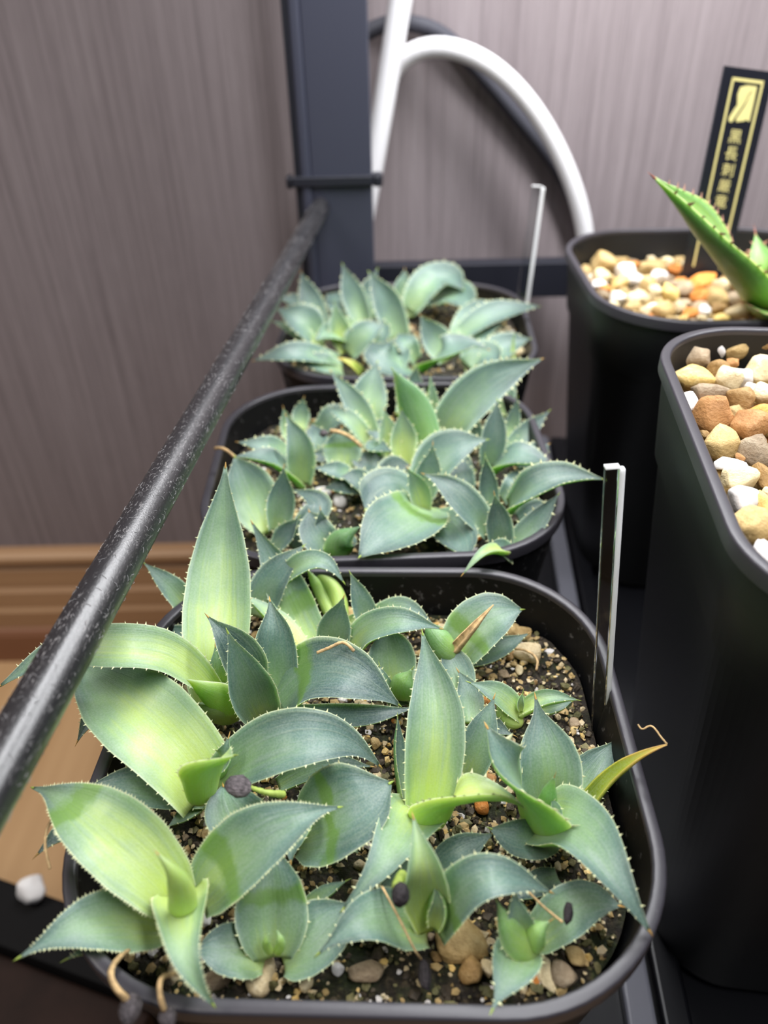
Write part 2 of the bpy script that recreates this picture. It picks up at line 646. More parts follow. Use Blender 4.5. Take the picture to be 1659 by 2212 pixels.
def loft(rings, close_first=False, close_last=False):
    V, Fc = [], []
    m = len(rings[0][0])
    for xy, z in rings:
        V += [(x, y, z) for x, y in xy]
    for i in range(len(rings)-1):
        for k in range(m):
            k2 = (k+1) % m
            Fc.append((i*m+k, i*m+k2, (i+1)*m+k2, (i+1)*m+k))
    if close_first:
        Fc.append(tuple(range(m))[::-1])
    if close_last:
        Fc.append(tuple((len(rings)-1)*m+k for k in range(m)))
    return V, Fc


def pot(label, cx, cy, rot, ztop, wx, wy, r, zbot, taper, mat, soil, group=None, collar=0.0, name='square_pot'):
    h = ztop-zbot
    t = thing(name, label, 'pot', (cx, cy, zbot), group, rot)
    bw, bh, br = wx*taper, wy*taper, r*taper

    def sec(k, ins):       # k 0 bottom .. 1 top
        return rsq(bw+(wx-bw)*k-2*ins, bh+(wy-bh)*k-2*ins, max(.4, br+(r-br)*k-ins))
    rings = [(sec(0, .25), 0), (sec(0, .05), .08), (sec(.03, 0), .35)]
    if collar:
        rings += [(sec(1-collar/h, .12), h-collar-.05), (sec(1-collar/h, .0), h-collar+.05)]
    rings += [(sec(.99, .03), h-.2), (sec(1, .10), h-.06), (sec(1, .18), h-.07), (sec(.97, .19), h-.5), (sec(.8, .24), h-2.6), (sec(.78, .26), h-2.8)]
    v, f = loft(rings, True, True)
    sharp(link('body', mesh_of('body', v, f, mat), t), 50)
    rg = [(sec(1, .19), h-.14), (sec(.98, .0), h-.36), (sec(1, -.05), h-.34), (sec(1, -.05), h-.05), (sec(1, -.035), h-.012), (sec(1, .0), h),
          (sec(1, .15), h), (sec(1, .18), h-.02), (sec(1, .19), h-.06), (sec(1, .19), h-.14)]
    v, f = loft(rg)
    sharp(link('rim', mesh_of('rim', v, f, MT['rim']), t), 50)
    t2 = (cx, cy, rot, wx, wy, r, soil)
    return t2


Z1 = -1.2
POTS = {
    1: pot('nearest small black square pot, full of blue-green agave seedlings', -.49, 9.95, -.038, 0, 10.45, 10.2, 3.0, TR, .76, MT['pot'], -1.2, 'small square pots in a row'),
    2: pot('middle small black square pot of the row of three', -.20, 20.45, .026, 0, 10.4, 10.05, 3.0, TR, .76, MT['pot'], -1.1, 'small square pots in a row'),
    3: pot('farthest small black square pot, beside the rack post', .93, 31.0, -.05, 0, 10.4, 10.2, 3.0, TR, .76, MT['pot'], -.9, 'small square pots in a row'),
    'A': pot('tall black pot of pale gravel holding the broad spiny agave', 12.55, 28.6, -.017, 2.91, 10.4, 10.4, 3.1, TR, .76, MT['tallpot'], 1.75, 'tall deep pots', 2.4, 'tall_pot'),
    'B': pot('tall black pot of pebbles at the right edge, no plant visible', 11.42, 12.62, -.13, 4.84, 10.8, 10.9, 2.3, TR, .74, MT['tallpot'], 4.15, 'tall deep pots', 2.6, 'tall_pot'),
}


def inside(pk, x, y, ins):
    cx, cy, rot, wx, wy, r, z = POTS[pk]
    c, s = math.cos(-rot), math.sin(-rot)
    dx, dy = x-cx, y-cy
    a, b = abs(dx*c-dy*s), abs(dx*s+dy*c)
    hx, hy = wx/2-ins, wy/2-ins
    r = max(.3, r-ins)
    if a > hx or b > hy:
        return False
    if a > hx-r and b > hy-r:
        return (a-hx+r)**2+(b-hy+r)**2 < r*r
    return True


def soil_h(pk, x, y):
    z = POTS[pk][6]
    p = Vector((x, y, 3.7))
    return z+.16*noise.noise(p*.8)+.10*noise.noise(p*2.3)


def make_soil(pk, label, mat, bumpy=1.0):
    cx, cy, rot, wx, wy, r, z = POTS[pk]
    V, Fc = [], []
    rings = np.linspace(0.001, 1, 44)
    base = rsq(wx-.8, wy-.8, r-.3, 18)
    m = len(base)
    c, s = math.cos(rot), math.sin(rot)
    for q in rings:
        for x, y in base:
            x, y = x*q, y*q
            X, Y = cx+x*c-y*s, cy+x*s+y*c
            p = Vector((X, Y, 1.3))
            h = soil_h(pk, X, Y)+bumpy*(.07*noise.noise(p*6)+.06*noise.noise(p*11))
            V.append((X-cx, Y-cy, h-z))
    for i in range(len(rings)-1):
        for k in range(m):
            k2 = (k+1) % m
            Fc.append((i*m+k, i*m+k2, (i+1)*m+k2, (i+1)*m+k))
    Fc.append(tuple(range(m))[::-1])
    o = link('potting_soil', mesh_of('potting_soil', V, Fc, mat), None, (cx, cy, z))
    return tag(o, label, 'soil', None, 'stuff')


soils = {k: make_soil(k, 'dark mossy potting soil filling the %s small pot' % nm, MT['soil']) for k, nm in ((1, 'nearest'), (2, 'middle'), (3, 'farthest'))}

# fine grit: uncountable crumbs joined into one part of each soil
for pk, cnt in ((1, 7000), (2, 2600), (3, 1200)):
    cx, cy, rot, wx, wy, r, z = POTS[pk]
    IV, IF = ico(1)
    V, Fc, mi = [], [], []
    k = 0
    while k < cnt:
        x, y = cx+rng.uniform(-5.2, 5.2), cy+rng.uniform(-5.2, 5.2)
        if not inside(pk, x, y, .5):
            continue
        k += 1
        s_ = .03+.075*rng.random()**2.2
        sc = s_*np.array([rng.uniform(.7, 1.3), rng.uniform(.7, 1.3), rng.uniform(.5, 1)])
        b0 = len(V)
        q = IV*sc*(1+.25*rng.normal(size=(len(IV), 1)))
        h = soil_h(pk, x, y)+rng.uniform(-.02, .09)
        V += [tuple(p+np.array([x-cx, y-cy, h-z])) for p in q]
        Fc += [tuple(b0+i for i in t) for t in IF]
        mi += [int(rng.choice(6, p=[.20, .14, .05, .09, .30, .22]))]*len(IF)
    me = mesh_of('fine_grit', V, Fc, [ST['tan'], ST['cream'], ST['white'], ST['yellow'], ST['dark'], ST['moss']], False)
    me.polygons.foreach_set('material_index', mi)
    tag(link('fine_grit', me, soils[pk]), None, None, None, 'stuff')

# pebbles lying on the soil, each a thing
ROCKS = {}
for kind in ST:
    ROCKS[kind] = [rock_mesh('pebble_%s' % kind, ST[kind], 3, .34, 11*i+len(kind), .82) for i in range(5)]


def put_rock(name, kind, p, size, label, cat, group, seed=None):
    me = ROCKS[kind][random.randrange(5)]
    o = bpy.data.objects.new(name, me)
    COL.objects.link(o)
    o.location = Vector([float(x)*S for x in p])
    o.scale = size
    o.rotation_euler = (random.uniform(-.4, .4), random.uniform(-.4, .4), random.uniform(0, 6.28))
    return tag(o, label, cat, group)


def part_of(pk, x, y):
    cx, cy = POTS[pk][:2]
    a = 'front' if y < cy-1.7 else ('back' if y > cy+1.7 else 'middle')
    c = 'left' if x < cx-1.7 else ('right' if x > cx+1.7 else 'centre')
    return 'very centre' if (a, c) == ('middle', 'centre') else a+' '+c


KN = {'white': 'white', 'cream': 'cream', 'tan': 'tan', 'brown': 'brown', 'grey': 'grey-brown', 'orange': 'orange', 'yellow': 'yellowish',
      'rust': 'rust-brown', 'dark': 'dark', 'moss': 'mossy green-grey'}
for pk, cnt, nm in ((1, 210, 'nearest'), (2, 80, 'middle'), (3, 45, 'farthest')):
    cx, cy, rot, wx, wy, r, z = POTS[pk]
    pts = []
    tries = 0
    while len(pts) < cnt and tries < 20000:
        tries += 1
        # grit gathers along the walls
        x, y = cx+rng.uniform(-5, 5), cy+rng.uniform(-5, 5)
        if not inside(pk, x, y, .75) or (inside(pk, x, y, 1.7) and rng.random() < .45):
            continue
        sz = .13+.27*rng.random()**1.7
        if any((x-a)**2+(y-b)**2 < ((sz+c)*.55)**2 for a, b, c in pts):
            continue
        pts.append((x, y, sz))
        kind = str(rng.choice(['tan', 'cream', 'brown', 'grey', 'orange', 'white', 'moss', 'dark'], p=[.24, .2, .14, .14, .06, .08, .08, .06]))
        put_rock('grit_pebble', kind, (x, y, soil_h(pk, x, y)+sz*.22), (sz, sz*rng.uniform(.7, 1), sz*rng.uniform(.6, .85)),
                 '%s %s grit pebble, %s of the %s small pot' % ('tiny' if sz < .2 else 'small', KN[kind], part_of(pk, x, y), nm), 'pebble', 'grit on the soil of the %s small pot' % nm)

BIG = [(992, 2035, 105, 80, 'tan', 'large flat tan pebble at the front of the nearest pot, under an arching leaf'),
       (1017, 2102, 55, 55, 'brown', 'round brown pebble just below the large flat tan pebble'),
       (560, 2105, 62, 85, 'cream', 'angular cream stone at the front rim of the nearest pot'),
       (1225, 2118, 60, 70, 'grey', 'grey-pink angular stone near the front right corner of the nearest pot'),
       (1178, 2105, 42, 60, 'cream', 'pale cream stone left of the grey-pink stone at the front'),
       (1290, 2110, 45, 38, 'tan', 'tan stone at the front right corner of the nearest pot'),
       (1042, 1742, 38, 34, 'orange', 'bright orange pebble beside the curled toothed leaf'),
       (1325, 1765, 38, 40, 'rust', 'golden brown pebble against the right wall of the nearest pot'),
       (1055, 1685, 38, 30, 'rust', 'brown pebble beside the tallest central leaf'),
       (1050, 1508, 52, 36, 'orange', 'amber pebble beside the small two-leaved seedling'),
       (1140, 1415, 60, 48, 'cream', 'cream stone with a dry root across it, near the back right'),
       (1145, 1325, 44, 42, 'tan', 'tan stone near the back right of the nearest pot'),
       (870, 1290, 50, 30, 'tan', 'tan stone against the back wall of the nearest pot'),
       (745, 1290, 40, 44, 'tan', 'tan stone beside the narrow green leaves at the back'),
       (790, 2100, 80, 40, 'grey', 'grey crumbly lump at the front of the nearest pot'),
       (470, 2115, 70, 40, 'grey', 'grey speckled lump by the front left rim of the nearest pot'),
       (660, 2125, 32, 34, 'cream', 'small pale stone at the middle of the front rim'),
       (730, 2090, 28, 24, 'white', 'whitish pebble below the broad creased leaf'),
       (1230, 1275, 46, 30, 'tan', 'tan crumb against the back right corner of the nearest pot'),
       (700, 1065, 40, 26, 'white', 'white pebble in the clearing of the middle pot'),
       (735, 1085, 34, 30, 'white', 'second white pebble in the clearing of the middle pot, nearer the camera'),
       (660, 1045, 40, 24, 'cream', 'cream pebble at the left of the clearing in the middle pot'),
       (445, 1100, 40, 50, 'yellow', 'yellowish stone at the left wall of the middle pot'),
       (462, 1030, 38, 50, 'cream', 'cream stone at the left wall of the middle pot, behind the yellowish one'),
       (1065, 635, 46, 32, 'yellow', 'yellow stone at the back of the farthest pot'),
       (1135, 755, 60, 30, 'cream', 'pale stone at the right front of the farthest pot')]
for u_, v_, sx_, sy_, kind, lab in BIG:
    pk = 1 if v_ > 1230 else (2 if v_ > 830 else 3)
    z = POTS[pk][6]
    p = at_z(u_, v_, z+.12)
    dep = pj(p)[1]
    for _ in range(60):
        if inside(pk, p[0], p[1], .75):
            break
        p[0] += (POTS[pk][0]-p[0])*.02
        p[1] += (POTS[pk][1]-p[1])*.02
    p[2] = soil_h(pk, p[0], p[1])+.12
    o = put_rock('soil_stone', kind, p, (sx_*dep/F*1.1, sy_*dep/F*1.25, min(sx_, sy_)*dep/F*1.0), lab, 'stone', None)
    o.data = rock_mesh('soil_stone', ST[kind], 3, .2, int(u_+v_), .55)
    o.rotation_euler = (0, 0, random.uniform(-.3, .3))

# ------------------------------------------------------------------ gravel of the tall pots
GB = [(1501, 770, 68, 44, 'grey'), (1542, 752, 72, 40, 'white'), (1585, 755, 50, 40, 'tan'), (1631, 750, 58, 50, 'brown'), (1584, 781, 26, 22, 'rust'),
      (1553, 789, 48, 38, 'brown'), (1498, 812, 78, 68, 'yellow'), (1570, 815, 68, 44, 'cream'), (1640, 800, 78, 62, 'cream'), (1607, 812, 46, 36, 'white'),
      (1533, 845, 82, 40, 'grey'), (1604, 856, 62, 58, 'brown'), (1646, 852, 54, 50, 'cream'), (1491, 864, 40, 40, 'white'), (1542, 890, 96, 66, 'rust'),
      (1614, 918, 92, 54, 'rust'), (1645, 888, 60, 34, 'orange'), (1559, 958, 74, 64, 'tan'), (1631, 972, 80, 58, 'grey'), (1577, 999, 88, 28, 'white'),
      (1591, 1030, 92, 50, 'cream'), (1652, 1024, 50, 56, 'brown'), (1605, 1068, 74, 68, 'white'), (1654, 1085, 50, 52, 'yellow'), (1623, 1132, 84, 78, 'tan'),
      (1648, 1200, 66, 76, 'white'), (1524, 935, 22, 22, 'brown'), (1600, 984, 22, 18, 'rust'), (1623, 833, 26, 22, 'white')]
GA = [(1308, 568, 58, 46, 'tan'), (1349, 582, 48, 42, 'white'), (1300, 596, 42, 30, 'cream'), (1407, 579, 62, 42, 'tan'), (1457, 581, 38, 34, 'orange'),
      (1490, 577, 42, 34, 'cream'), (1515, 607, 74, 38, 'orange'), (1474, 622, 38, 46, 'grey'), (1366, 607, 48, 32, 'white'), (1394, 613, 42, 30, 'tan'),
      (1449, 635, 48, 38, 'yellow'), (1513, 641, 48, 28, 'orange'), (1551, 643, 54, 42, 'tan'), (1377, 643, 58, 32, 'cream'), (1333, 641, 42, 24, 'white'),
      (1416, 632, 34, 30, 'cream'), (1587, 643, 38, 34, 'grey'), (1615, 643, 34, 30, 'tan'), (1432, 667, 52, 28, 'tan'), (1493, 675, 30, 26, 'orange'),
      (1524, 671, 32, 28, 'white'), (1601, 676, 72, 28, 'cream'), (1308, 621, 28, 18, 'orange'), (1366, 660, 42, 20, 'tan'), (1340, 610, 40, 26, 'yellow'),
      (1420, 600, 40, 28, 'white'), (1560, 615, 44, 30, 'cream'), (1465, 660, 36, 24, 'cream'), (1550, 668, 38, 24, 'brown')]
WHERE = {'A': 'in the tall pot with the broad agave', 'B': 'in the tall pot at the right edge'}
SIDE = {'A': 'tall agave pot', 'B': 'plantless tall pot'}


def size_word(a):
    return 'big' if a > 1.05 else ('small' if a < .55 else 'medium')


for pk, lst, zoff in (('B', GB, .12), ('A', GA, .12)):
    cx, cy, rot, wx, wy, r, z = POTS[pk]
    done = []
    info = []
    beyond = []
    for u_, v_, sx_, sy_, kind in lst:
        p = at_z(u_, v_, z+zoff)
        dep = pj(p)[1]
        info.append((p, sx_*dep/F*1.12, sy_*dep/F*1.5, kind))
    for q, (p, a, b, kind) in enumerate(info):
        # say which stone lies nearest to it
        o_ = min((k for k in range(len(info)) if k != q and info[k][3] != kind), key=lambda k: np.linalg.norm(info[k][0]-p))
        dx, dy = p[0]-info[o_][0][0], p[1]-info[o_][0][1]
        rel = ('right of' if dx > 0 else 'left of') if abs(dx) > abs(dy) else ('behind' if dy > 0 else 'in front of')
        lab = '%s %s stone %s %s %s one in the %s' % (size_word(max(a, b)), KN[kind], rel, 'an' if info[o_][3] == 'orange' else 'a', KN[info[o_][3]], SIDE[pk])
        o = put_rock('gravel_stone', kind, (p[0], p[1], z+zoff-.05), (a, b, min(a, b)*.9), lab, 'stone', 'gravel stones %s' % WHERE[pk])
        o.rotation_euler = (random.uniform(-.2, .2), random.uniform(-.2, .2), random.uniform(-.35, .35)+random.choice((0, math.pi)))
        done.append((p[0], p[1], (a+b)/2))
    for layer, ov, z0 in ((0, .36, -.06), (1, .0, -.34)):
        k = 0
        tries = 0
        base_done = list(done) if layer == 0 else []
        while k < 220 and tries < 6000:
            tries += 1
            x, y = cx+rng.uniform(-5, 5), cy+rng.uniform(-5, 5)
            sz = rng.uniform(.5, .9) if layer == 0 else rng.uniform(.6, .9)
            if not inside(pk, x, y, (.6 if pj((x, y, z))[0][0] > 1700 else .32)+sz*.35):
                continue
            if any((x-a)**2+(y-b)**2 < ((sz+c)*(ov if layer == 0 else .42))**2 for a, b, c in base_done):
                continue
            kind = str(rng.choice(['tan', 'cream', 'brown', 'grey', 'orange', 'white', 'yellow'], p=[.24, .26, .12, .10, .06, .14, .08]))
            if pj((x, y, z))[0][0] > 1700:
                beyond.append((kind, (x, y, z+z0+rng.uniform(-.05, .05)), np.array([sz, sz*rng.uniform(.7, 1), sz*rng.uniform(.5, .75)])))
                base_done.append((x, y, sz))
                k += 1
                continue
            put_rock('gravel_stone', kind, (x, y, z+z0+rng.uniform(-.05, .05)), (sz, sz*rng.uniform(.7, 1), sz*rng.uniform(.5, .75)),
                     '%s %s gravel stone, %s of the %s' % (('low-lying' if layer else ('bigger' if sz > .7 else 'smaller')), KN[kind], part_of(pk, x, y), SIDE[pk]), 'stone', 'gravel stones %s' % WHERE[pk])
            base_done.append((x, y, sz))
            k += 1
    # bed below the loose stones
    me = make_soil(pk, 'bed of packed sandy gravel under the loose stones %s' % WHERE[pk], MT['soil'], .3)
    me.name = 'gravel_bed'
    me.location.z -= .42*S
    # the stones past the edge of the picture, joined
    V, Fc, mi = [], [], []
    kinds = ['tan', 'cream', 'brown', 'grey', 'orange', 'white', 'yellow']
    o_ = np.array(me.location)/S
    for kind, c_, sc_ in beyond:
        rm = ROCKS[kind][random.randrange(5)]
        an = random.uniform(0, 6.28)
        ca, sa = math.cos(an), math.sin(an)
        b0 = len(V)
        for q in rm.vertices:
            w_ = np.array(q.co)/S*sc_
            V.append(np.array([w_[0]*ca-w_[1]*sa, w_[0]*sa+w_[1]*ca, w_[2]])+np.array(c_)-o_)
        Fc += [tuple(b0+i for i in pp.vertices) for pp in rm.polygons]
        mi += [kinds.index(kind)]*len(rm.polygons)
    if V:
        m2 = mesh_of('loose_stones', V, Fc, [ST[k_] for k_ in kinds])
        m2.polygons.foreach_set('material_index', mi)
        tag(link('loose_stones', m2, me), None, None, None, 'stuff')

# ------------------------------------------------------------------ agave leaves
PROF = {
    'o': [(0, .62), (.12, .76), (.3, .96), (.42, 1), (.56, .94), (.7, .72), (.80, .46), (.88, .24), (.94, .12), (1, .03)],
    'l': [(0, .76), (.2, .92), (.38, 1), (.55, .93), (.72, .66), (.85, .34), (.93, .14), (1, .03)],
    'n': [(0, .34), (.12, .46), (.25, .74), (.4, .97), (.55, 1), (.72, .78), (.85, .42), (.94, .16), (1, .03)],
    'b': [(0, .52), (.12, .80), (.3, 1), (.45, .98), (.6, .82), (.72, .55), (.82, .28), (.9, .12), (1, .03)],
    'r': [(0, .45), (.15, .78), (.35, .98), (.52, 1), (.7, .88), (.83, .60), (.92, .30), (1, .04)],
    'h': [(0, .80), (.08, 1.0), (.2, 1.0), (.35, .88), (.5, .72), (.65, .50), (.78, .29), (.88, .14), (1, .03)],
    'c': [(0, .55), (.25, .72), (.5, .95), (.65, 1), (.78, .82), (.88, .42), (.95, .14), (1, .03)],
    's': [(0, 1.0), (.3, .9), (.6, .62), (.85, .25), (1, .03)],
}


def make_leaf(P, zsoil, pts, wpx, prof='o', cup=32, k=.45, roll=0, band=-1.0, tone=.5, th=.14, teeth=.2, tl=.055, spine=.12,
              back=False, mat=None, spmat=None, twist=0, nx=13, ny=30, tipcup=1.6, crease=0.0, tmat=None):
    org = np.array(P.location)/S
    W = []
    for i, q in enumerate(pts):
        if isinstance(q[2], complex):
            W.append(at_y(q[0], q[1], W[0][1]+q[2].imag*1.8))
        else:
            W.append(at_z(q[0], q[1], zsoil+q[2]))
    C = spline(W, ny)
    T = np.gradient(C, axis=0)
    T /= np.linalg.norm(T, axis=1)[:, None]
    pr = np.interp(np.linspace(0, 1, 200), *zip(*PROF[prof]))
    ker = np.hanning(21)
    ker /= ker.sum()
    pr = np.convolve(np.r_[np.full(10, pr[0]), pr, np.full(10, pr[-1])], ker, 'valid')
    mid = C[ny//2]
    tocam = nrm(CC-mid)
    ref = nrm((1-k)*np.array([0, 0, 1.0])+k*tocam)*(-1 if back else 1)
    frames = []
    for i in range(ny):
        t = T[i]
        n_ = ref-t*(ref @ t)
        if np.linalg.norm(n_) < .15:
            n_ = tocam-t*(tocam @ t)
        n_ = nrm(n_)
        a = math.radians(roll+twist*(i/(ny-1)))
        wv = np.cross(t, n_)
        frames.append((n_*math.cos(a)+wv*math.sin(a), wv*math.cos(a)-n_*math.sin(a)))
    # real width from the width seen
    i = int(ny*.42)
    n_, wv = frames[i]
    a0, dep = pj(C[i])
    b0, _ = pj(C[i]+wv*.1)
    t0, _ = pj(C[i]+T[i]*.1)
    tv = t0-a0
    tv = tv/max(1e-6, np.linalg.norm(tv))
    vis = abs((b0-a0)[0]*tv[1]-(b0-a0)[1]*tv[0])/.1/(F/dep)
    Wd = wpx*dep/F/max(.5, vis)
    length = np.linalg.norm(np.diff(C, axis=0), axis=1).sum()
    ss = np.linspace(-1, 1, nx)
    sd = random.uniform(0, 40)
    top, bot, loc = [], [], []
    for i in range(ny):
        vv = i/(ny-1)
        n_, wv = frames[i]
        w2 = Wd/2*np.interp(vv, np.linspace(0, 1, len(pr)), pr)
        A = math.radians(min(150, max(2, cup*(.8+.2*math.cos(vv*math.pi)+(tipcup-1)*vv**3))))
        thk = th*(1.25-.6*vv)*min(1, w2/(Wd/2)*1.6)
        row_t, row_b = [], []
        for s_ in ss:
            a = s_*A
            x = math.sin(a)/math.sin(min(A, math.pi/2))*w2 if A < math.pi/2 else math.sin(a)*w2
            y = (1-math.cos(a))/math.sin(min(A, math.pi/2))*w2
            ed = abs(s_)**1.5
            x *= 1+.05*noise.noise(Vector((vv*3.2+sd, s_*.6, sd*1.7)))
            y += Wd*(.05*ed*noise.noise(Vector((vv*4.0+sd*3, 2.0 if s_ > 0 else 7.0, sd)))+.035*noise.noise(Vector((vv*2.4, s_*1.2+sd, 4.0))))*min(1, 4*(1-vv))
            y -= crease*Wd*max(0, 1-abs(s_)*3)*math.sin(math.pi*min(1, vv*1.3+.1))
            p = C[i]+wv*x+n_*y
            nl = n_*math.cos(a)-wv*math.sin(a)
            row_t.append(p)
            row_b.append(p-nl*(thk*(1-abs(s_)**2.4)+.012*(1 if abs(s_) < .999 else 0)))
        top.append(row_t)
        bot.append(row_b)
    V = [p-org for row in top for p in row]+[p-org for row in bot for p in row]
    nb = nx*ny
    Fc, mi = [], []
    for i in range(ny-1):
        for j in range(nx-1):
            Fc.append((i*nx+j, (i+1)*nx+j, (i+1)*nx+j+1, i*nx+j+1))
            mi.append(0)
            Fc.append((nb+i*nx+j, nb+i*nx+j+1, nb+(i+1)*nx+j+1, nb+(i+1)*nx+j))
            mi.append(1)
    for i in range(ny-1):
        for j in (0, nx-1):
            q = (i*nx+j, nb+i*nx+j, nb+(i+1)*nx+j, (i+1)*nx+j)
            Fc.append(q if j == 0 else q[::-1])
            mi.append(0)
    for i in (0, ny-1):
        for j in range(nx-1):
            q = (i*nx+j, i*nx+j+1, nb+i*nx+j+1, nb+i*nx+j)
            Fc.append(q if i == 0 else q[::-1])
            mi.append(1)
    Fc = [q[::-1] for q in Fc]
    mats = [MT['leaf'], MT['back']] if mat is None else [MT[mat], MT[mat]]
    me = mesh_of('leaf', V, Fc, mats)
    me.polygons.foreach_set('material_index', mi)
    uv = me.uv_layers.new(name='leaf')
    uv2 = me.uv_layers.new(name='var')
    li = np.empty(len(me.loops), int)
    me.loops.foreach_get('vertex_index', li)
    q = li % nb
    uu = np.empty((len(li), 2))
    uu[:, 0] = (q % nx)/(nx-1)
    uu[:, 1] = (q//nx)/(ny-1)
    uv.data.foreach_set('uv', uu.ravel())
    uu[:, 0] = band
    uu[:, 1] = tone
    uv2.data.foreach_set('uv', uu.ravel())
    lf = link('leaf', me, P)
    # marginal teeth
    if teeth:
        TV, TF = [], []
        for side in (0, nx-1):
            edge = np.array([top[i][side] for i in range(ny)])
            inner = np.array([top[i][1 if side == 0 else nx-2] for i in range(ny)])
            Ls = np.r_[0, np.cumsum(np.linalg.norm(np.diff(edge, axis=0), axis=1))]
            s0 = Ls[-1]*.08
            while s0 < Ls[-1]*.93:
                e = np.array([np.interp(s0, Ls, edge[:, k_]) for k_ in range(3)])
                e2 = np.array([np.interp(s0+.02, Ls, edge[:, k_]) for k_ in range(3)])
                en = np.array([np.interp(s0, Ls, inner[:, k_]) for k_ in range(3)])
                td = nrm(e2-e)
                out = nrm(e-en)
                up = np.cross(td, out)
                ln = tl*random.uniform(.6, 1.25)
                hb = min(teeth*.35, ln*.36)
                b0_ = len(TV)
                e = e-out*.012
                TV += [e-td*hb-org, e+td*hb*.8-org, e+up*hb*.4-org, e-up*hb*.4-org, e+out*(ln+.012)+td*ln*random.uniform(-.1, .5)-org]
                TF += [(b0_, b0_+2, b0_+4), (b0_+2, b0_+1, b0_+4), (b0_+1, b0_+3, b0_+4), (b0_+3, b0_, b0_+4)]
                s0 += teeth*random.uniform(.7, 1.35)
        if TF:
            tag(link('marginal_teeth', mesh_of('marginal_teeth', TV, TF, MT[tmat or 'tooth'], False), lf), None, None, None, 'stuff')
    if spine:
        r0 = max(.012, .02*Wd**.5)
        tip = C[-1]
        tt = T[-1]
        a_ = nrm(np.cross(tt, [.2, .4, .9]))
        b_ = np.cross(tt, a_)
        SV, SF = [], []
        for q_, rr_ in ((-.3, r0*.8), (.1, r0), (.5, r0*.55)):
            for k_ in range(8):
                an = k_*math.pi/4
                SV.append(tip+tt*q_*spine+(a_*math.cos(an)+b_*math.sin(an))*rr_-org)
        SV.append(tip+tt*spine-org)
        for g in range(2):
            for k_ in range(8):
                SF.append((g*8+k_, g*8+(k_+1) % 8, (g+1)*8+(k_+1) % 8, (g+1)*8+k_))
        SF += [(16+k_, 16+(k_+1) % 8, 24) for k_ in range(8)]
        link('terminal_spine', mesh_of('terminal_spine', SV, SF, MT[spmat or ('spine' if random.random() < .45 else 'greentip')]), lf)
    return lf


def plant(pk, label, centre, leaves, group, cat='agave', name='agave_seedling', z=0.0, **kw):
    zs = POTS[pk][6]
    c = at_z(centre[0], centre[1], zs)
    P = thing(name, label, cat, (c[0], c[1], zs), group)
    for lf in leaves:
        pts, wpx = lf[0], lf[1]
        opt = dict(kw)
        if len(lf) > 2:
            opt.update(lf[2])
        if 'tone' not in opt:
            opt['tone'] = random.uniform(.35, .6)
        opt['tone'] -= {2: .14, 3: .14}.get(pk, 0)
        make_leaf(P, zs, pts, wpx, **opt)
    return P


D = dict
G1 = 'agave seedlings in the nearest pot'
G2 = 'agave seedlings in the middle pot'
G3 = 'agave seedlings in the farthest pot'

plant(1, 'large pale rosette with fine-haired leaves, front left of the nearest pot', (390, 1960), [
    ([(388, 1955, .9), (330, 1885, 1.5), (230, 1795, 2.0), (135, 1725, 2.0), (72, 1702, 1.7)], 190, D(prof='b', tone=.66, band=.68)),
    ([(370, 2005, .6), (260, 1990, 1.1), (150, 2010, 1.5), (42, 2068, 1.5)], 140, D(prof='b', tone=.5)),
    ([(392, 1932, 1.2), (393, 1985, 1.9), (400, 2060, 2.1), (425, 2120, 1.9), (460, 2170, 1.5)], 132, D(prof='h', tone=.68, cup=42)),
    ([(430, 1945, .9), (500, 1865, 1.6), (600, 1790, 2.2), (680, 1755, 2.2), (732, 1744, 2.0)], 155, D(prof='b', tone=.42, band=.27)),
    ([(394, 1968, 1.9), (389, 1920, 2.5), (372, 1882, 2.9), (343, 1847, 3.1)], 46, D(prof='s', tone=1.0, cup=140, back=True, k=.8, teeth=0, th=.08)),
    ([(280, 2015, .4), (200, 2042, .9), (143, 2072, 1.1)], 30, D(tone=.6)),
], G1, teeth=.06, tl=.042)

plant(1, 'rosette with a bright cupped centre leaf, left side of the nearest pot', (445, 1715), [
    ([(450, 1708, .7), (390, 1630, 1.4), (300, 1545, 1.8), (225, 1480, 1.7), (165, 1435, 1.3)], 205, D(prof='l', tone=.62)),
    ([(465, 1695, .8), (540, 1635, 1.6), (640, 1598, 2.1), (750, 1602, 1.8), (820, 1654, 1.2)], 132, D(tone=.26)),
    ([(440, 1720, .5), (350, 1705, .9), (265, 1695, 1.2), (183, 1702, 1.2)], 95, D(tone=.35)),
    ([(438, 1722, 1.2), (440, 1682, 1.9), (455, 1648, 2.5), (506, 1632, 2.9)], 104, D(prof='c', tone=1.0, cup=50, k=-3, tipcup=1.0)),
    ([(440, 1730, .3), (405, 1754, .5), (362, 1786, .5)], 34),
    ([(470, 1665, 1.0), (485, 1625, 1.8), (494, 1592, 2.0)], 28, D(spmat='spine')),
    ([(600, 1697, .5), (700, 1652, .9), (803, 1656, .8)], 50, D(tone=.3)),
    ([(300, 1570, .5), (215, 1535, 1.2), (167, 1602, .9)], 52, D(tone=.12)),
    ([(300, 1800, .3), (200, 1780, .7), (130, 1800, 1.0), (80, 1846, .9)], 72, D(tone=.12, spmat='spine')),
], G1)

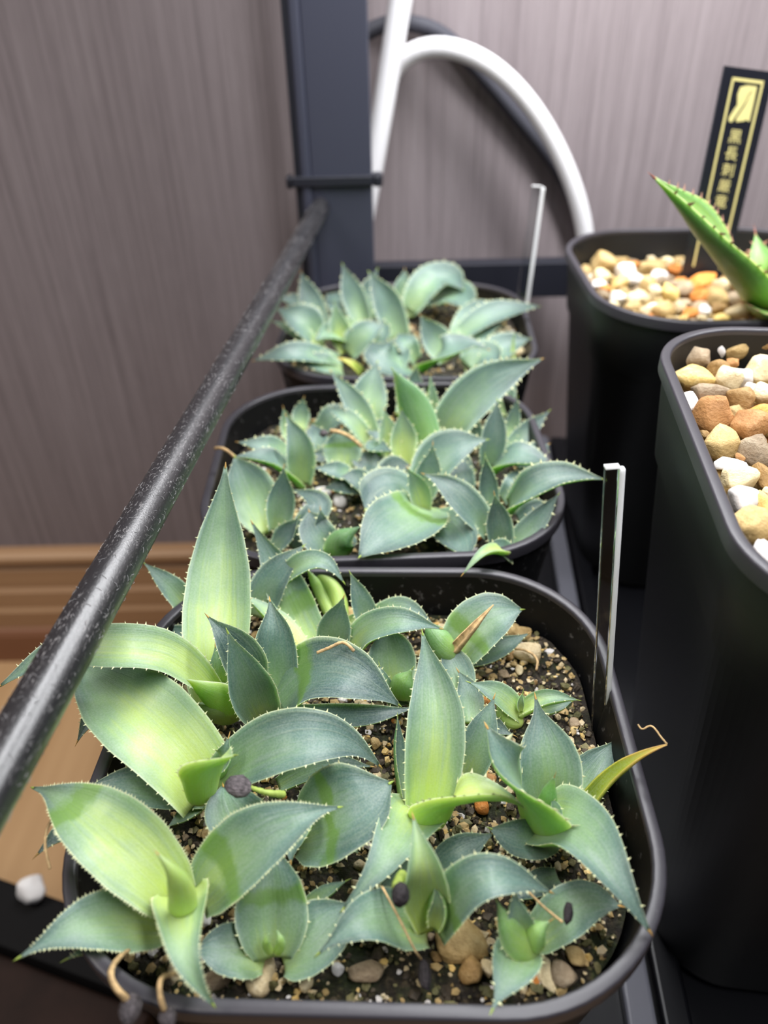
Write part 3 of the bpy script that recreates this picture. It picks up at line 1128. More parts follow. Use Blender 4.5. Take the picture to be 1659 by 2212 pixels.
plant(1, 'rosette with a very broad round leaf crossed by a dark band, nearest pot', (620, 1795), [
    ([(590, 1802, .4), (540, 1795, .9), (498, 1750, 1.3), (482, 1698, 1.3)], 135, D(prof='r', tone=.55)),
    ([(622, 1778, .7), (628, 1815, 1.1), (628, 1862, 1.0)], 112, D(prof='b', cup=42, tone=.55)),
    ([(645, 1805, .4), (700, 1775, 1.0), (770, 1735, 1.5), (842, 1692, 1.5)], 190, D(prof='r', tone=.36, band=.42)),
    ([(620, 1792, .9), (620, 1775, 1.3), (606, 1765, 1.4)], 32, D(cup=90, tone=.8, teeth=0, spine=0)),
    ([(690, 1790, .2), (740, 1820, .4), (777, 1844, .5)], 32, D(tone=.85)),
], G1)

plant(1, 'rosette with the tallest pale upright leaf, back left of the nearest pot', (490, 1535), [
    ([(478, 1525, .6), (468, 1430, .3j), (468, 1330, .8j), (477, 1170, 1.6j), (487, 1008, 2.2j)], 148, D(prof='l', k=1, cup=36, tone=.64)),
    ([(490, 1520, .7), (440, 1470, 1.6), (360, 1412, 2.4), (250, 1398, 2.8), (120, 1410, 2.6), (0, 1482, 2.0)], 98, D(prof='n', tone=.66, cup=28)),
    ([(508, 1545, .6), (460, 1500, 1.6), (405, 1468, 2.2)], 66, D(prof='n', tone=.95, k=-2.5, cup=40, teeth=0, spine=0)),
    ([(500, 1550, .3), (460, 1540, .8), (422, 1520, 1.0)], 58, D(prof='r', tone=.95, k=-2.5, teeth=0, spine=0)),
    ([(480, 1505, .9), (470, 1450, 1.5), (465, 1396, 1.9)], 44, D(k=1, tone=.7)),
    ([(512, 1532, .5), (503, 1480, 1.2), (507, 1440, 1.5)], 48, D(back=True, tone=.8, k=.9)),
], G1)

plant(1, 'dark blue-green rosette with a wide arched banded leaf, behind the cupped rosette', (600, 1515), [
    ([(590, 1518, .5), (592, 1430, .2j), (592, 1360, .4j), (583, 1297, .7j)], 104, D(k=1, cup=58, tone=.28)),
    ([(570, 1550, .5), (535, 1470, 2.0), (492, 1366, 3.1)], 104, D(prof='l', k=.8, tone=.4)),
    ([(600, 1518, .6), (650, 1470, 1.3), (720, 1452, 1.9), (800, 1480, 1.8), (862, 1523, 1.3)], 130, D(tone=.08, band=.3)),
    ([(640, 1538, .4), (760, 1548, .9), (830, 1541, 1.0), (899, 1528, .9)], 52, D(tone=.08)),
    ([(548, 1480, .9), (524, 1422, 1.9), (489, 1376, 2.5), (449, 1332, 2.8)], 96, D(k=.8, tone=.04)),
], G1)

plant(1, 'seedling with a long leaning leaf marked by a green band, nearest pot', (690, 1420), [
    ([(690, 1422, .5), (650, 1345, .6j), (610, 1255, 1.2j), (545, 1130, 1.7j)], 94, D(prof='l', k=.9, tone=.45, band=.42, cup=40)),
    ([(668, 1430, .5), (610, 1350, .5j), (527, 1284, .9j)], 40, D(prof='l', k=1, roll=45, tone=.8)),
    ([(715, 1412, .4), (722, 1360, 1.1), (742, 1291, 1.9)], 76, D(k=1, tone=.42)),
    ([(560, 1335, .4), (590, 1250, 1.3), (655, 1180, 1.8)], 76, D(prof='l', tone=.25)),
    ([(600, 1262, 1.0), (650, 1218, 1.7), (700, 1213, 1.8), (742, 1257, 1.4)], 44, D(tone=.4)),
], G1)

plant(1, 'small seedling with narrow bright green finger-like leaves by the back wall', (735, 1345), [
    ([(738, 1338, .3), (725, 1280, .3j), (665, 1217, .6j)], 34, D(prof='l', k=1, tone=.95, cup=55, back=True)),
    ([(720, 1338, .3), (695, 1285, .3j), (664, 1230, .4j)], 30, D(prof='l', k=1, tone=.7, cup=55, back=True)),
    ([(745, 1357, .3), (765, 1342, .5), (788, 1328, .6)], 30, D(tone=.7, teeth=0)),
    ([(742, 1375, .2), (770, 1367, .4), (798, 1350, .5)], 30, D(tone=.7, teeth=0)),
], G1)

plant(1, 'seedling with a slim pointed leaf just right of the guard rod, back left corner', (430, 1345), [
    ([(428, 1338, .5), (370, 1270, 1.4), (311, 1216, 2.0)], 56, D(prof='l', tone=.45)),
    ([(445, 1400, .3), (380, 1375, .8), (322, 1374, .9)], 52, D(tone=.2)),
], G1)

plant(1, 'seedling with a small round bud and an arched leaf, behind the tall central leaf', (850, 1495), [
    ([(850, 1495, .3), (847, 1430, .2j), (838, 1352, .5j)], 104, D(prof='r', k=1, tone=.5)),
    ([(755, 1407, .6), (795, 1362, 1.4), (860, 1343, 1.9), (910, 1347, 1.8), (952, 1358, 1.6)], 64, D(tone=.42)),
    ([(802, 1368, .4), (782, 1300, .2j), (757, 1239, .4j)], 52, D(prof='l', k=1, tone=.3)),
    ([(800, 1335, .3), (870, 1318, .8), (937, 1350, .7)], 52, D(tone=.35)),
    ([(862, 1514, .4), (868, 1482, 1.0), (889, 1447, 1.4)], 54, D(cup=80, back=True, tone=.5)),
    ([(852, 1502, .6), (832, 1470, 1.0), (820, 1437, 1.2)], 24, D(tone=.4)),
    ([(840, 1512, .2), (885, 1492, .6), (930, 1470, .7)], 54, D(tone=.15)),
], G1)

plant(1, 'seedling with an oval banded leaf and a dry brown spike, nearest pot', (985, 1422), [
    ([(983, 1428, .4), (1012, 1375, 1.0), (1065, 1330, 1.4), (1126, 1317, 1.4)], 118, D(prof='r', tone=.42, band=.36)),
    ([(988, 1430, .3), (1060, 1408, .6), (1142, 1368, .8)], 50, D(tone=.35)),
    ([(990, 1422, .5), (950, 1382, 1.1), (918, 1337, 1.2)], 54, D(cup=60, back=True, tone=.3)),
    ([(978, 1402, .9), (1020, 1355, 1.6), (1066, 1306, 2.0)], 15, D(prof='s', mat='straw', teeth=0, spine=0, cup=60)),
    ([(1000, 1510, .3), (985, 1440, .7), (952, 1386, .9)], 70, D(prof='l', tone=.3)),
    ([(1020, 1560, .3), (1010, 1490, .6), (990, 1450, .8)], 60, D(prof='l', tone=.3)),
], G1)

plant(1, 'rosette with a tall light-striped central leaf and a curled toothed leaf below', (925, 1755), [
    ([(925, 1758, .6), (938, 1640, .3j), (940, 1530, .7j), (927, 1440, 1.1j), (913, 1369, 1.4j)], 130, D(prof='l', k=1, cup=40, tone=.54)),
    ([(1000, 1692, .3), (1032, 1610, .2j), (1067, 1507, .6j)], 84, D(prof='l', k=.9, tone=.4)),
    ([(925, 1778, .8), (955, 1738, 1.5), (1015, 1715, 1.9), (1078, 1717, 1.9), (1132, 1744, 1.6)], 60, D(prof='l', cup=50, k=-1.3, tone=1.0, tl=.09)),
    ([(880, 1732, .3), (868, 1650, .4j), (859, 1549, .8j)], 28, D(prof='l', k=.6, roll=40, tone=.3)),
    ([(905, 1752, .7), (872, 1790, 1.3), (820, 1870, 1.6), (742, 1963, 1.2)], 138, D(prof='h', tone=.5)),
    ([(900, 1850, .3), (850, 1902, .8), (796, 1976, .6)], 46, D(prof='l', tone=.1)),
], G1)

plant(1, 'rosette with orange-tipped teeth and a yellowing leaf, right side of nearest pot', (1190, 1755), [
    ([(1190, 1750, .5), (1187, 1660, .2j), (1172, 1580, .5j), (1157, 1507, .8j)], 140, D(prof='b', k=1, tone=.38)),
    ([(1235, 1748, .4), (1270, 1682, .4j), (1333, 1597, .8j)], 98, D(k=.9, tone=.38)),
    ([(1165, 1788, .8), (1140, 1720, 1.8), (1097, 1655, 2.5), (1052, 1571, 2.9)], 92, D(prof='l', k=-.4, cup=48, tone=.5, teeth=.36, tl=.13)),
    ([(1175, 1772, .8), (1250, 1792, 1.6), (1310, 1862, 1.9), (1365, 1950, 1.7), (1403, 2011, 1.4)], 158, D(prof='h', tone=.38)),
    ([(1195, 1812, .5), (1130, 1815, .9), (1060, 1790, 1.0)], 88, D(prof='r', tone=.35, teeth=.12)),
    ([(1180, 1748, 1.0), (1187, 1712, 1.6), (1197, 1680, 2.1)], 34, D(prof='s', cup=80, back=True, tone=.4, spine=.22, spmat='spine', teeth=0)),
    ([(1255, 1748, .4), (1310, 1682, 1.0), (1380, 1632, 1.7), (1441, 1608, 2.0)], 34, D(prof='s', mat='yellowleaf', teeth=0, tone=.62, cup=60, spine=0)),
    ([(1205, 1895, .2), (1160, 1910, .4), (1110, 1948, .4)], 62, D(tone=.08)),
    ([(1190, 1778, 1.0), (1200, 1748, 1.4), (1190, 1722, 1.6)], 32, D(tone=.6)),
], G1)

plant(1, 'tiny bright seedling with two spreading leaves, alone on the soil at the right', (1118, 1548), [
    ([(1127, 1548, .4), (1080, 1502, .9), (1014, 1474, 1.1)], 50, D(tone=.55)),
    ([(1118, 1538, .5), (1180, 1507, .9), (1247, 1512, .9)], 34, D(cup=60, tone=.58)),
    ([(1160, 1537, .3), (1200, 1527, .5), (1236, 1515, .5)], 24, D(tone=.45)),
    ([(1122, 1562, .2), (1095, 1547, .4), (1074, 1525, .5)], 40, D(prof='r', back=True, tone=.85, teeth=0)),
    ([(1125, 1537, .6), (1125, 1516, .9), (1129, 1497, 1.1)], 15, D(teeth=0)),
    ([(1040, 1548, .2), (1075, 1572, .4), (1109, 1588, .4)], 36, D(tone=.18)),
], G1)

plant(1, 'rosette with a glossy arching leaf and slender upright leaf, front of nearest pot', (932, 2005), [
    ([(932, 2010, .6), (920, 1930, 1.6), (915, 1870, 2.3), (893, 1767, 2.6)], 104, D(k=.8, cup=45, tone=.85, teeth=.3, tl=.03)),
    ([(942, 2014, .6), (975, 1952, 1.5), (1040, 1897, 2.2), (1110, 1897, 2.1), (1189, 1927, 1.6)], 108, D(tone=.32, band=.25)),
    ([(925, 2014, .5), (860, 1988, 1.0), (790, 1988, 1.4), (740, 2016, 1.4), (688, 2060, 1.2)], 128, D(prof='b', tone=.4)),
    ([(938, 2005, .9), (945, 1952, 1.5), (940, 1913, 1.8)], 36, D(cup=70, tone=.7)),
    ([(930, 1885, .3), (990, 1842, .7), (1066, 1800, .9)], 74, D(tone=.12)),
], G1)

plant(1, 'small rosette at the front right corner with a black seed on its leaf', (1140, 2045), [
    ([(1145, 2042, .4), (1200, 1990, .8), (1270, 1950, 1.0), (1339, 1957, 1.0)], 118, D(prof='r', tone=.45)),
    ([(1130, 2045, .6), (1115, 2072, 1.0), (1090, 2126, 1.2), (1063, 2183, 1.2)], 114, D(prof='b', tone=.48)),
    ([(1142, 2058, .7), (1105, 2012, 1.4), (1074, 1949, 1.8)], 60, D(prof='l', back=True, k=.3, tone=.6)),
    ([(1145, 2042, .8), (1160, 2012, 1.3), (1186, 1991, 1.5)], 52, D(cup=70, back=True, tone=.6)),
    ([(1130, 2038, .9), (1120, 1985, 1.6), (1108, 1924, 2.0)], 62, D(prof='l', tone=.6)),
], G1)

plant(1, 'seedling with a broad creased upright leaf and a two-lobed bud, by the front rim', (590, 2055), [
    ([(590, 2070, .4), (588, 1980, .9), (586, 1900, 1.2), (592, 1812, 1.2)], 156, D(prof='b', k=.7, cup=34, tone=.4, band=.5, crease=.05)),
    ([(572, 2078, .3), (510, 2052, .7), (424, 2053, .8)], 124, D(prof='r', tone=.45)),
    ([(612, 2074, .3), (670, 2032, .7), (757, 1954, .9)], 144, D(prof='r', tone=.4)),
    ([(582, 2055, .7), (575, 2032, 1.0), (582, 2016, 1.1)], 16, D(cup=70, back=True, th=.05, tone=.6, teeth=0, spine=0)),
    ([(600, 2055, .7), (606, 2032, 1.0), (598, 2010, 1.1)], 18, D(cup=70, back=True, th=.05, tone=.6, teeth=0, spine=0)),
    ([(655, 1957, .3), (700, 1927, .6), (749, 1902, .7)], 30, D(tone=.5)),
], G1)

# ---- middle pot
T2 = D(teeth=.26, tl=.09, ny=22, nx=9)
plant(2, 'broad-leaved seedling at the front left of the middle pot', (585, 1150), [
    ([(580, 1150, .3), (550, 1080, .4j), (508, 988, .8j)], 110, D(prof='r', k=1, tone=.6)),
    ([(600, 1148, .4), (608, 1080, .2j), (613, 1010, .4j)], 62, D(k=1, cup=60, tone=.5)),
    ([(592, 1185, .3), (620, 1150, .8), (645, 1118, 1.2)], 44, D(tone=.35)),
    ([(630, 1185, .3), (665, 1130, 1.0), (690, 1090, 1.3), (632, 1058, 1.3)], 56, D(tone=.2)),
], G2, **T2)
plant(2, 'seedling with a smooth pointed leaf and leaves arching left, middle pot', (645, 1040), [
    ([(650, 1045, .4), (582, 992, 1.5), (508, 986, 1.7)], 38, D(k=.0, tone=.35)),
    ([(648, 1045, .4), (648, 970, .1j), (618, 898, .4j)], 64, D(prof='l', k=1, tone=.62)),
    ([(640, 985, .4), (580, 965, 1.3), (514, 955, 1.5)], 38, D(tone=.5)),
    ([(635, 960, .4), (622, 920, .2j), (612, 882, .3j)], 36, D(k=1, tone=.8)),
    ([(650, 930, .4), (650, 895, .2j), (656, 860, .3j)], 40, D(k=1, tone=.6)),
], G2, **T2)
plant(2, 'seedling with a squat broad leaf in front of a dry stalk, middle pot', (740, 1015), [
    ([(740, 1015, .4), (740, 975, .2j), (738, 925, .4j)], 84, D(prof='r', k=1, tone=.6, band=.6)),
    ([(770, 1030, .4), (730, 1018, 1.0), (678, 1010, 1.2)], 34, D(tone=.45)),
    ([(690, 1000, .3), (682, 955, .8), (675, 915, 1.0)], 56, D(k=.9, tone=.3)),
    ([(800, 1060, .3), (770, 1035, .8), (735, 1030, .9)], 46, D(tone=.3)),
    ([(690, 930, .3), (720, 900, .8), (760, 880, .9)], 50, D(tone=.4)),
    ([(860, 965, .3), (830, 935, .8), (785, 915, .9)], 54, D(tone=.25)),
    ([(725, 965, .3), (700, 985, .6), (665, 975, .7)], 48, D(tone=.25)),
    ([(790, 1055, .3), (745, 1050, .6), (700, 1055, .6)], 40, D(tone=.2)),
], G2, **T2)
plant(2, 'tall seedling with three upright leaves, behind the middle of the middle pot', (800, 955), [
    ([(805, 965, .4), (775, 885, .4j), (715, 803, .8j)], 54, D(prof='l', k=.9, tone=.55)),
    ([(795, 930, .4), (797, 860, .4j), (815, 783, .9j)], 80, D(prof='l', k=1, tone=.6)),
    ([(800, 960, .4), (760, 910, 1.2), (705, 880, 1.4)], 38, D(tone=.6)),
    ([(850, 1000, .4), (840, 935, .2j), (830, 885, .4j)], 48, D(k=1, tone=.85)),
    ([(870, 1005, .4), (872, 950, .2j), (868, 885, .4j)], 60, D(k=1, tone=.85)),
    ([(830, 980, .5), (810, 965, 1.0), (848, 975, 1.2)], 40, D(tone=.4)),
], G2, **T2)
plant(2, 'large seedling with a dark green leaf seen from behind and a long right leaf', (940, 960), [
    ([(930, 985, .6), (905, 900, .3j), (848, 798, .4j)], 76, D(prof='l', k=1, back=True, tone=.3)),
    ([(940, 935, .6), (935, 880, .1j), (930, 812, .2j)], 22, D(prof='l', k=1, roll=50, tone=.7)),
    ([(955, 950, .6), (990, 890, .1j), (1060, 825, .3j), (1170, 776, .5j)], 98, D(prof='l', k=.9, tone=.45, tl=.11)),
    ([(905, 1060, .5), (950, 985, 1.4), (1000, 958, 1.7), (1052, 950, 1.7)], 92, D(k=.6, tone=.42)),
    ([(910, 1090, .4), (930, 1000, .2j), (935, 960, .3j)], 60, D(k=1, tone=.5)),
    ([(1000, 900, .4), (1010, 840, .4j), (1005, 800, .6j)], 40, D(k=1, tone=.45)),
    ([(870, 900, .4), (890, 850, .6j), (900, 790, .8j)], 60, D(k=1, tone=.45)),
], G2, **T2)
plant(2, 'seedling with a narrow blue-green leaf, back right of the middle pot', (1060, 1000), [
    ([(1055, 1010, .4), (1068, 940, .1j), (1074, 865, .4j)], 58, D(k=1, tone=.3)),
    ([(1095, 970, .4), (1140, 930, .3j), (1186, 888, .5j)], 42, D(k=.9, tone=.3)),
    ([(1060, 1015, .5), (1120, 985, 1.2), (1195, 1005, 1.0)], 48, D(k=.0, tone=.3)),
    ([(1090, 960, .4), (1105, 920, .2j), (1118, 860, .4j)], 34, D(k=1, tone=.6)),
    ([(1080, 900, .4), (1088, 830, .3j), (1092, 790, .6j)], 60, D(k=1, tone=.5)),
    ([(1120, 1015, .3), (1150, 985, .7), (1185, 960, .8)], 54, D(tone=.2)),
    ([(1030, 965, .3), (1010, 925, .3j), (990, 880, .4j)], 58, D(k=1, tone=.35)),
    ([(1010, 1062, .3), (990, 1020, .7), (1003, 985, .9)], 66, D(tone=.15)),
    ([(1130, 960, .3), (1140, 930, .2j), (1165, 905, .3j)], 44, D(k=1, tone=.3)),
], G2, **T2)
plant(2, 'toothed seedling with a leaf reaching over the right rim of the middle pot', (1075, 1105), [
    ([(1095, 1105, .6), (1150, 1050, 1.8), (1215, 1028, 2.1), (1302, 1035, 2.0)], 62, D(prof='l', k=.3, cup=50, tone=.3, teeth=.2)),
    ([(1058, 1150, .5), (1005, 1085, 1.4), (960, 1045, 1.8), (915, 1024, 1.9)], 66, D(k=.5, tone=.3, spmat='spine')),
    ([(1062, 1120, .5), (1055, 1050, .2j), (1048, 985, .3j)], 44, D(k=1, cup=60, tone=.35)),
    ([(1120, 1125, .3), (1160, 1105, .6), (1200, 1095, .6)], 54, D(tone=.15)),
    ([(1085, 1080, .4), (1110, 1050, .8), (1130, 1010, .9)], 50, D(tone=.25)),
], G2, **T2)
plant(2, "low seedling at the middle pot's front right corner, bright leaf over the rim", (1090, 1185), [
    ([(1085, 1190, .4), (1078, 1130, .1j), (1068, 1068, .2j)], 62, D(prof='l', k=1, tone=.3)),
    ([(1095, 1190, .5), (1150, 1135, .2j), (1206, 1068, .4j)], 54, D(prof='l', k=.9, tone=.4)),
    ([(1095, 1190, .8), (1045, 1192, 1.6), (1000, 1240, 1.3)], 22, D(prof='s', k=.3, tone=.9, teeth=0)),
    ([(1110, 1205, .6), (1085, 1185, 1.0), (1050, 1180, 1.2)], 36, D(tone=.4)),
], G2, **T2)
plant(2, 'rosette with a wide pale leaf marked by a green curve, front of the middle pot', (900, 1105), [
    ([(930, 1095, .5), (900, 1110, 1.0), (840, 1150, 1.3), (778, 1202, 1.3)], 128, D(prof='r', tone=.5, band=.3)),
    ([(915, 1105, .6), (905, 1060, .1j), (880, 1012, .2j)], 48, D(k=1, cup=60, tone=.7)),
    ([(930, 1115, .4), (980, 1150, .6), (1012, 1205, .6)], 88, D(prof='r', tone=.4)),
    ([(890, 1080, .4), (845, 1060, .9), (790, 1100, 1.0)], 90, D(prof='r', tone=.2)),
    ([(840, 1060, .4), (850, 1020, .9), (885, 1005, 1.1)], 70, D(prof='r', tone=.2)),
    ([(960, 1035, .3), (990, 1005, .7), (1025, 1015, .7)], 56, D(tone=.12)),
    ([(830, 1015, .3), (795, 1000, .6), (755, 985, .7)], 54, D(tone=.15)),
    ([(1010, 1130, .3), (1005, 1100, .6), (985, 1075, .7)], 60, D(tone=.1)),
], G2, **T2)
plant(2, 'cup-shaped seedling at the middle of the front rim of the middle pot', (735, 1190), [
    ([(725, 1195, .4), (690, 1160, .9), (668, 1105, 1.3)], 76, D(prof='r', k=.8, tone=.35)),
    ([(740, 1195, .5), (740, 1165, 1.1), (778, 1138, 1.5)], 66, D(prof='h', back=True, k=.6, cup=60, tone=.3)),
    ([(700, 1150, .6), (695, 1125, 1.2), (692, 1100, 1.5)], 40, D(tone=.3)),
], G2, **T2)

# ---- farthest pot
T3 = D(teeth=.34, tl=.09, ny=18, nx=9, tone=.42)
plant(3, 'bluish seedling at the back left of the farthest pot, nearest the post', (700, 705), [
    ([(695, 705, .4), (672, 650, .3j), (650, 588, .6j)], 52, D(prof='l', k=1, tone=.3)),
    ([(700, 742, .5), (655, 695, 1.6), (598, 668, 2.0)], 70, D(tone=.45)),
    ([(640, 690, .4), (640, 655, .9), (605, 645, 1.1)], 44, D(tone=.35)),
    ([(700, 760, .5), (640, 715, 1.3), (588, 694, 1.5)], 32, D(tone=.7)),
    ([(760, 700, .4), (740, 660, 1.0), (705, 635, 1.1)], 60, D(tone=.3)),
], G3, **T3)
plant(3, 'seedling with bright green leaves and a yellow one, front left of farthest pot', (750, 770), [
    ([(752, 760, .5), (735, 715, .1j), (722, 655, .3j)], 48, D(prof='l', k=1, tone=.85)),
    ([(752, 765, .5), (790, 720, 1.3), (832, 700, 1.5)], 58, D(tone=.5)),
    ([(735, 782, .6), (640, 762, 1.5), (548, 779, 1.3)], 42, D(tone=.35)),
    ([(782, 806, .6), (760, 785, 1.0), (728, 772, 1.2)], 17, D(prof='s', mat='yellowleaf', teeth=0, tone=.8)),
    ([(740, 800, .5), (690, 785, 1.0), (640, 780, 1.1)], 44, D(tone=.45)),
    ([(770, 740, .5), (725, 720, 1.2), (680, 735, 1.3)], 40, D(tone=.7)),
    ([(740, 750, .6), (755, 720, 1.2), (740, 680, 1.5)], 30, D(tone=.8, k=1)),
], G3, **T3)
plant(3, 'seedling with a tall pale blade at the back of the farthest pot', (785, 695), [
    ([(785, 700, .4), (765, 645, .3j), (740, 572, .6j)], 54, D(prof='l', k=1, tone=.45)),
    ([(800, 690, .4), (800, 630, .3j), (815, 582, .5j)], 50, D(k=1, tone=.3)),
    ([(870, 665, .4), (872, 625, .2j), (874, 582, .4j)], 44, D(k=1, tone=.55)),
], G3, **T3)
plant(3, 'seedling with a long folded blade in the centre of the farthest pot', (850, 725), [
    ([(862, 730, .5), (838, 660, .3j), (797, 588, .6j)], 66, D(prof='l', k=1, tone=.42)),
    ([(880, 790, .5), (830, 770, 1.2), (800, 740, 1.4)], 70, D(tone=.3)),
    ([(850, 810, .4), (850, 770, .9), (860, 740, 1.1)], 74, D(prof='r', tone=.38)),
    ([(900, 780, .5), (880, 745, 1.2), (860, 720, 1.3)], 46, D(tone=.4)),
    ([(800, 745, .4), (820, 720, .9), (790, 690, 1.1)], 50, D(tone=.25)),
], G3, **T3)
plant(3, 'rounded arching seedling at the back right of the farthest pot', (920, 680), [
    ([(885, 675, .5), (915, 620, 1.5), (960, 595, 1.8), (1000, 625, 1.5)], 64, D(prof='r', tone=.45)),
    ([(925, 650, .5), (985, 640, 1.2), (1025, 680, 1.0)], 54, D(tone=.45)),
    ([(880, 680, .4), (900, 650, .8), (935, 660, .9)], 50, D(tone=.4)),
    ([(930, 640, .4), (910, 600, .8), (930, 585, 1.0)], 40, D(tone=.4)),
], G3, **T3)
plant(3, 'seedling with a broad round leaf at the right of the farthest pot', (985, 745), [
    ([(985, 745, .4), (1030, 700, 1.0), (1078, 655, 1.3)], 88, D(prof='r', tone=.4)),
    ([(980, 735, .5), (1060, 680, 1.4), (1165, 662, 1.4)], 50, D(tone=.3)),
    ([(970, 775, .4), (940, 730, .3j), (908, 682, .5j)], 66, D(prof='l', k=1, tone=.5)),
    ([(915, 795, .5), (965, 757, 1.5), (1010, 742, 1.6), (1055, 755, 1.4)], 44, D(k=.1, tone=.35)),
    ([(1050, 790, .4), (1085, 750, .9), (1145, 732, 1.0)], 60, D(tone=.35)),
    ([(1010, 790, .4), (1040, 770, .7), (1080, 790, .7)], 60, D(tone=.4)),
    ([(1110, 790, .4), (1108, 750, .2j), (1112, 715, .3j)], 12, D(prof='s', tone=.9, teeth=0, k=1)),
], G3, **T3)

# ---- broad agave in the tall pot
plant('A', 'broad bright green agave with reddish spines in the tall pot at the right', (1665, 660), [
    ([(1655, 665, .2), (1600, 590, 2.2), (1520, 490, 4.0), (1415, 386, 5.6)], 92, D(prof='l', k=.1, cup=45, roll=-20, tone=.6, teeth=.42, tl=.2, spine=.4, th=.4)),
    ([(1680, 660, .2), (1650, 590, 1.6), (1632, 505, 2.6)], 60, D(prof='l', k=.6, cup=50, tone=.45, teeth=.45, tl=.22, spine=.5)),
    ([(1680, 665, .2), (1760, 600, 2.0), (1850, 520, 3.2)], 90, D(prof='l', tone=.45, teeth=.42, tl=.2, spine=.4, th=.3)),
    ([(1680, 670, .2), (1740, 680, 1.6), (1840, 700, 2.2)], 90, D(prof='l', tone=.45, teeth=.42, tl=.2, spine=.4, th=.3)),
    ([(1675, 665, .2), (1690, 580, 2.0), (1700, 500, 3.4)], 80, D(prof='l', k=.8, tone=.45, teeth=.42, tl=.2, spine=.4, th=.3)),
], None, 'agave', 'broad_agave', mat='titan', tmat='redtooth', spmat='redspine')


# ------------------------------------------------------------------ seeds, roots, dry threads
def sprout(label, pk, path, rad, smat, seed_at=None, ssize=(.2, .2, .2), seedmat='seed', name='sprout', cat='seedling', taper=None, srot=0.0, zoff=0):
    zs = POTS[pk][6]
    P3 = [at_z(a, b, zs+c) for a, b, c in path]
    org = P3[0]
    t = thing(name, label, cat, org)
    v, f = tube([p-org for p in P3], rad, 26, 8, taper, .12)
    link('stem' if smat != 'straw' else 'dry_thread', mesh_of('thread', v, f, MT[smat]), t)
    if seed_at:
        sp = at_z(seed_at[0], seed_at[1], zs+seed_at[2])
        me = rock_mesh('seed_husk', MT[seedmat], 2, .25, len(label), .4)
        o = link('seed_husk', me, t, sp-org)
        o.scale = ssize
        o.rotation_euler = (.2, .1, srot)
    return t


sprout('grey seed husk on a yellow-green stalk lying over a leaf, centre left', 1, [(612, 1716, 1.9), (575, 1712, 2.1), (540, 1700, 2.1)], .07, 'greentip',
       (513, 1697, 2.15), (.56, .44, .24), 'seedgrey', taper=lambda q: 1-.5*q)
sprout('round black seed with a yellow stub beside the slender upright leaf', 1, [(870, 1890, 1.9), (862, 1905, 2.0), (858, 1920, 2.1)], .09, 'greentip', (865, 1932, 2.15), (.36, .40, .3), 'seed')
sprout('long tan thread with a pointed black seed husk at the front rim', 1, [(825, 1915, 1.5), (860, 1980, 1.5), (895, 2050, 1.2), (910, 2072, .8)], .018, 'straw', (918, 2105, .5), (.26, .5, .2), 'seed', name='dry_root', cat='root')
sprout('short tan thread ending in an oval black seed on a leaf, front right', 1, [(1138, 1922, 1.2), (1165, 1950, 1.3), (1190, 1972, 1.3), (1215, 1992, 1.35)], .02, 'straw', (1228, 1970, 1.35), (.20, .40, .16), 'seed', name='dry_root', cat='root', srot=-.3)
sprout('curved tan root with a black seed hanging over the front left rim', 1, [(285, 2050, .8), (252, 2075, 1.5), (240, 2110, 1.75), (255, 2140, 1.7), (275, 2160, 1.5)], 0.04, 'straw', (282, 2182, 1.4), (.4, .5, .34), 'seedgrey', name='dry_root', cat='root', taper=lambda q: .8+.5*q)
sprout('hooked tan root with a dark seed hanging over the front rim', 1, [(400, 2098, .9), (370, 2105, 1.5), (347, 2118, 1.75), (346, 2150, 1.7), (355, 2182, 1.5)], .036, 'straw', (362, 2198, 1.4), (.3, .3, .25), 'seedgrey', name='dry_root', cat='root', taper=lambda q: .8+.4*q)
sprout('thin dry thread hanging past the left rim beside a dark leaf', 1, [(125, 1752, 1.9), (102, 1790, 1.9), (98, 1830, 1.8), (108, 1878, 1.6)], .025, 'straw', None, name='dry_thread', cat='thread')
sprout('thin yellow straw on the soil at the left wall of the nearest pot', 1, [(292, 1625, .5), (272, 1648, .5), (250, 1668, .45)], .03, 'straw', None, name='dry_thread', cat='thread')
sprout('wavy dried thread at the end of the yellowing leaf over the right rim', 1, [(1441, 1607, 2.0), (1425, 1588, 2.0), (1405, 1568, 2.0), (1388, 1575, 1.9), (1378, 1565, 1.9)], .018, 'straw', None, name='dry_thread', cat='thread')
sprout('pale curling root across the cream stone, back right of the nearest pot', 1, [(1100, 1402, .4), (1135, 1405, .5), (1160, 1425, .5), (1158, 1448, .4)], .03, 'straw', None, name='dry_root', cat='root')
sprout('pale root on the soil behind the small two-leaved seedling', 1, [(1000, 1445, .3), (1018, 1470, .4), (1035, 1510, .3)], .03, 'straw', None, name='dry_root', cat='root')
sprout('bent tan dry leaf tip lying on the dark arched leaf', 1, [(685, 1410, 2.2), (720, 1395, 2.35), (742, 1388, 2.4), (765, 1407, 2.3)], .035, 'straw', None, name='dry_leaf_tip', cat='leaf tip')
sprout('curved tan dry stalk with a dark seed in the middle pot', 2, [(780, 965, 1.2), (750, 940, 1.6), (715, 930, 1.6)], .06, 'straw', (700, 936, 1.6), (.3, .3, .25), 'seedgrey', name='dry_root', cat='root')
sprout('short tan straw leaning at the right of the middle pot clearing', 2, [(1012, 1110, .4), (1022, 1135, .6), (1032, 1155, .6)], .03, 'straw', None, name='dry_thread', cat='thread')
sprout('brown dry leaf tip at the left rim of the middle pot', 2, [(508, 988, 1.6), (485, 970, 1.8), (465, 968, 1.7)], .05, 'straw', None, name='dry_leaf_tip', cat='leaf tip')

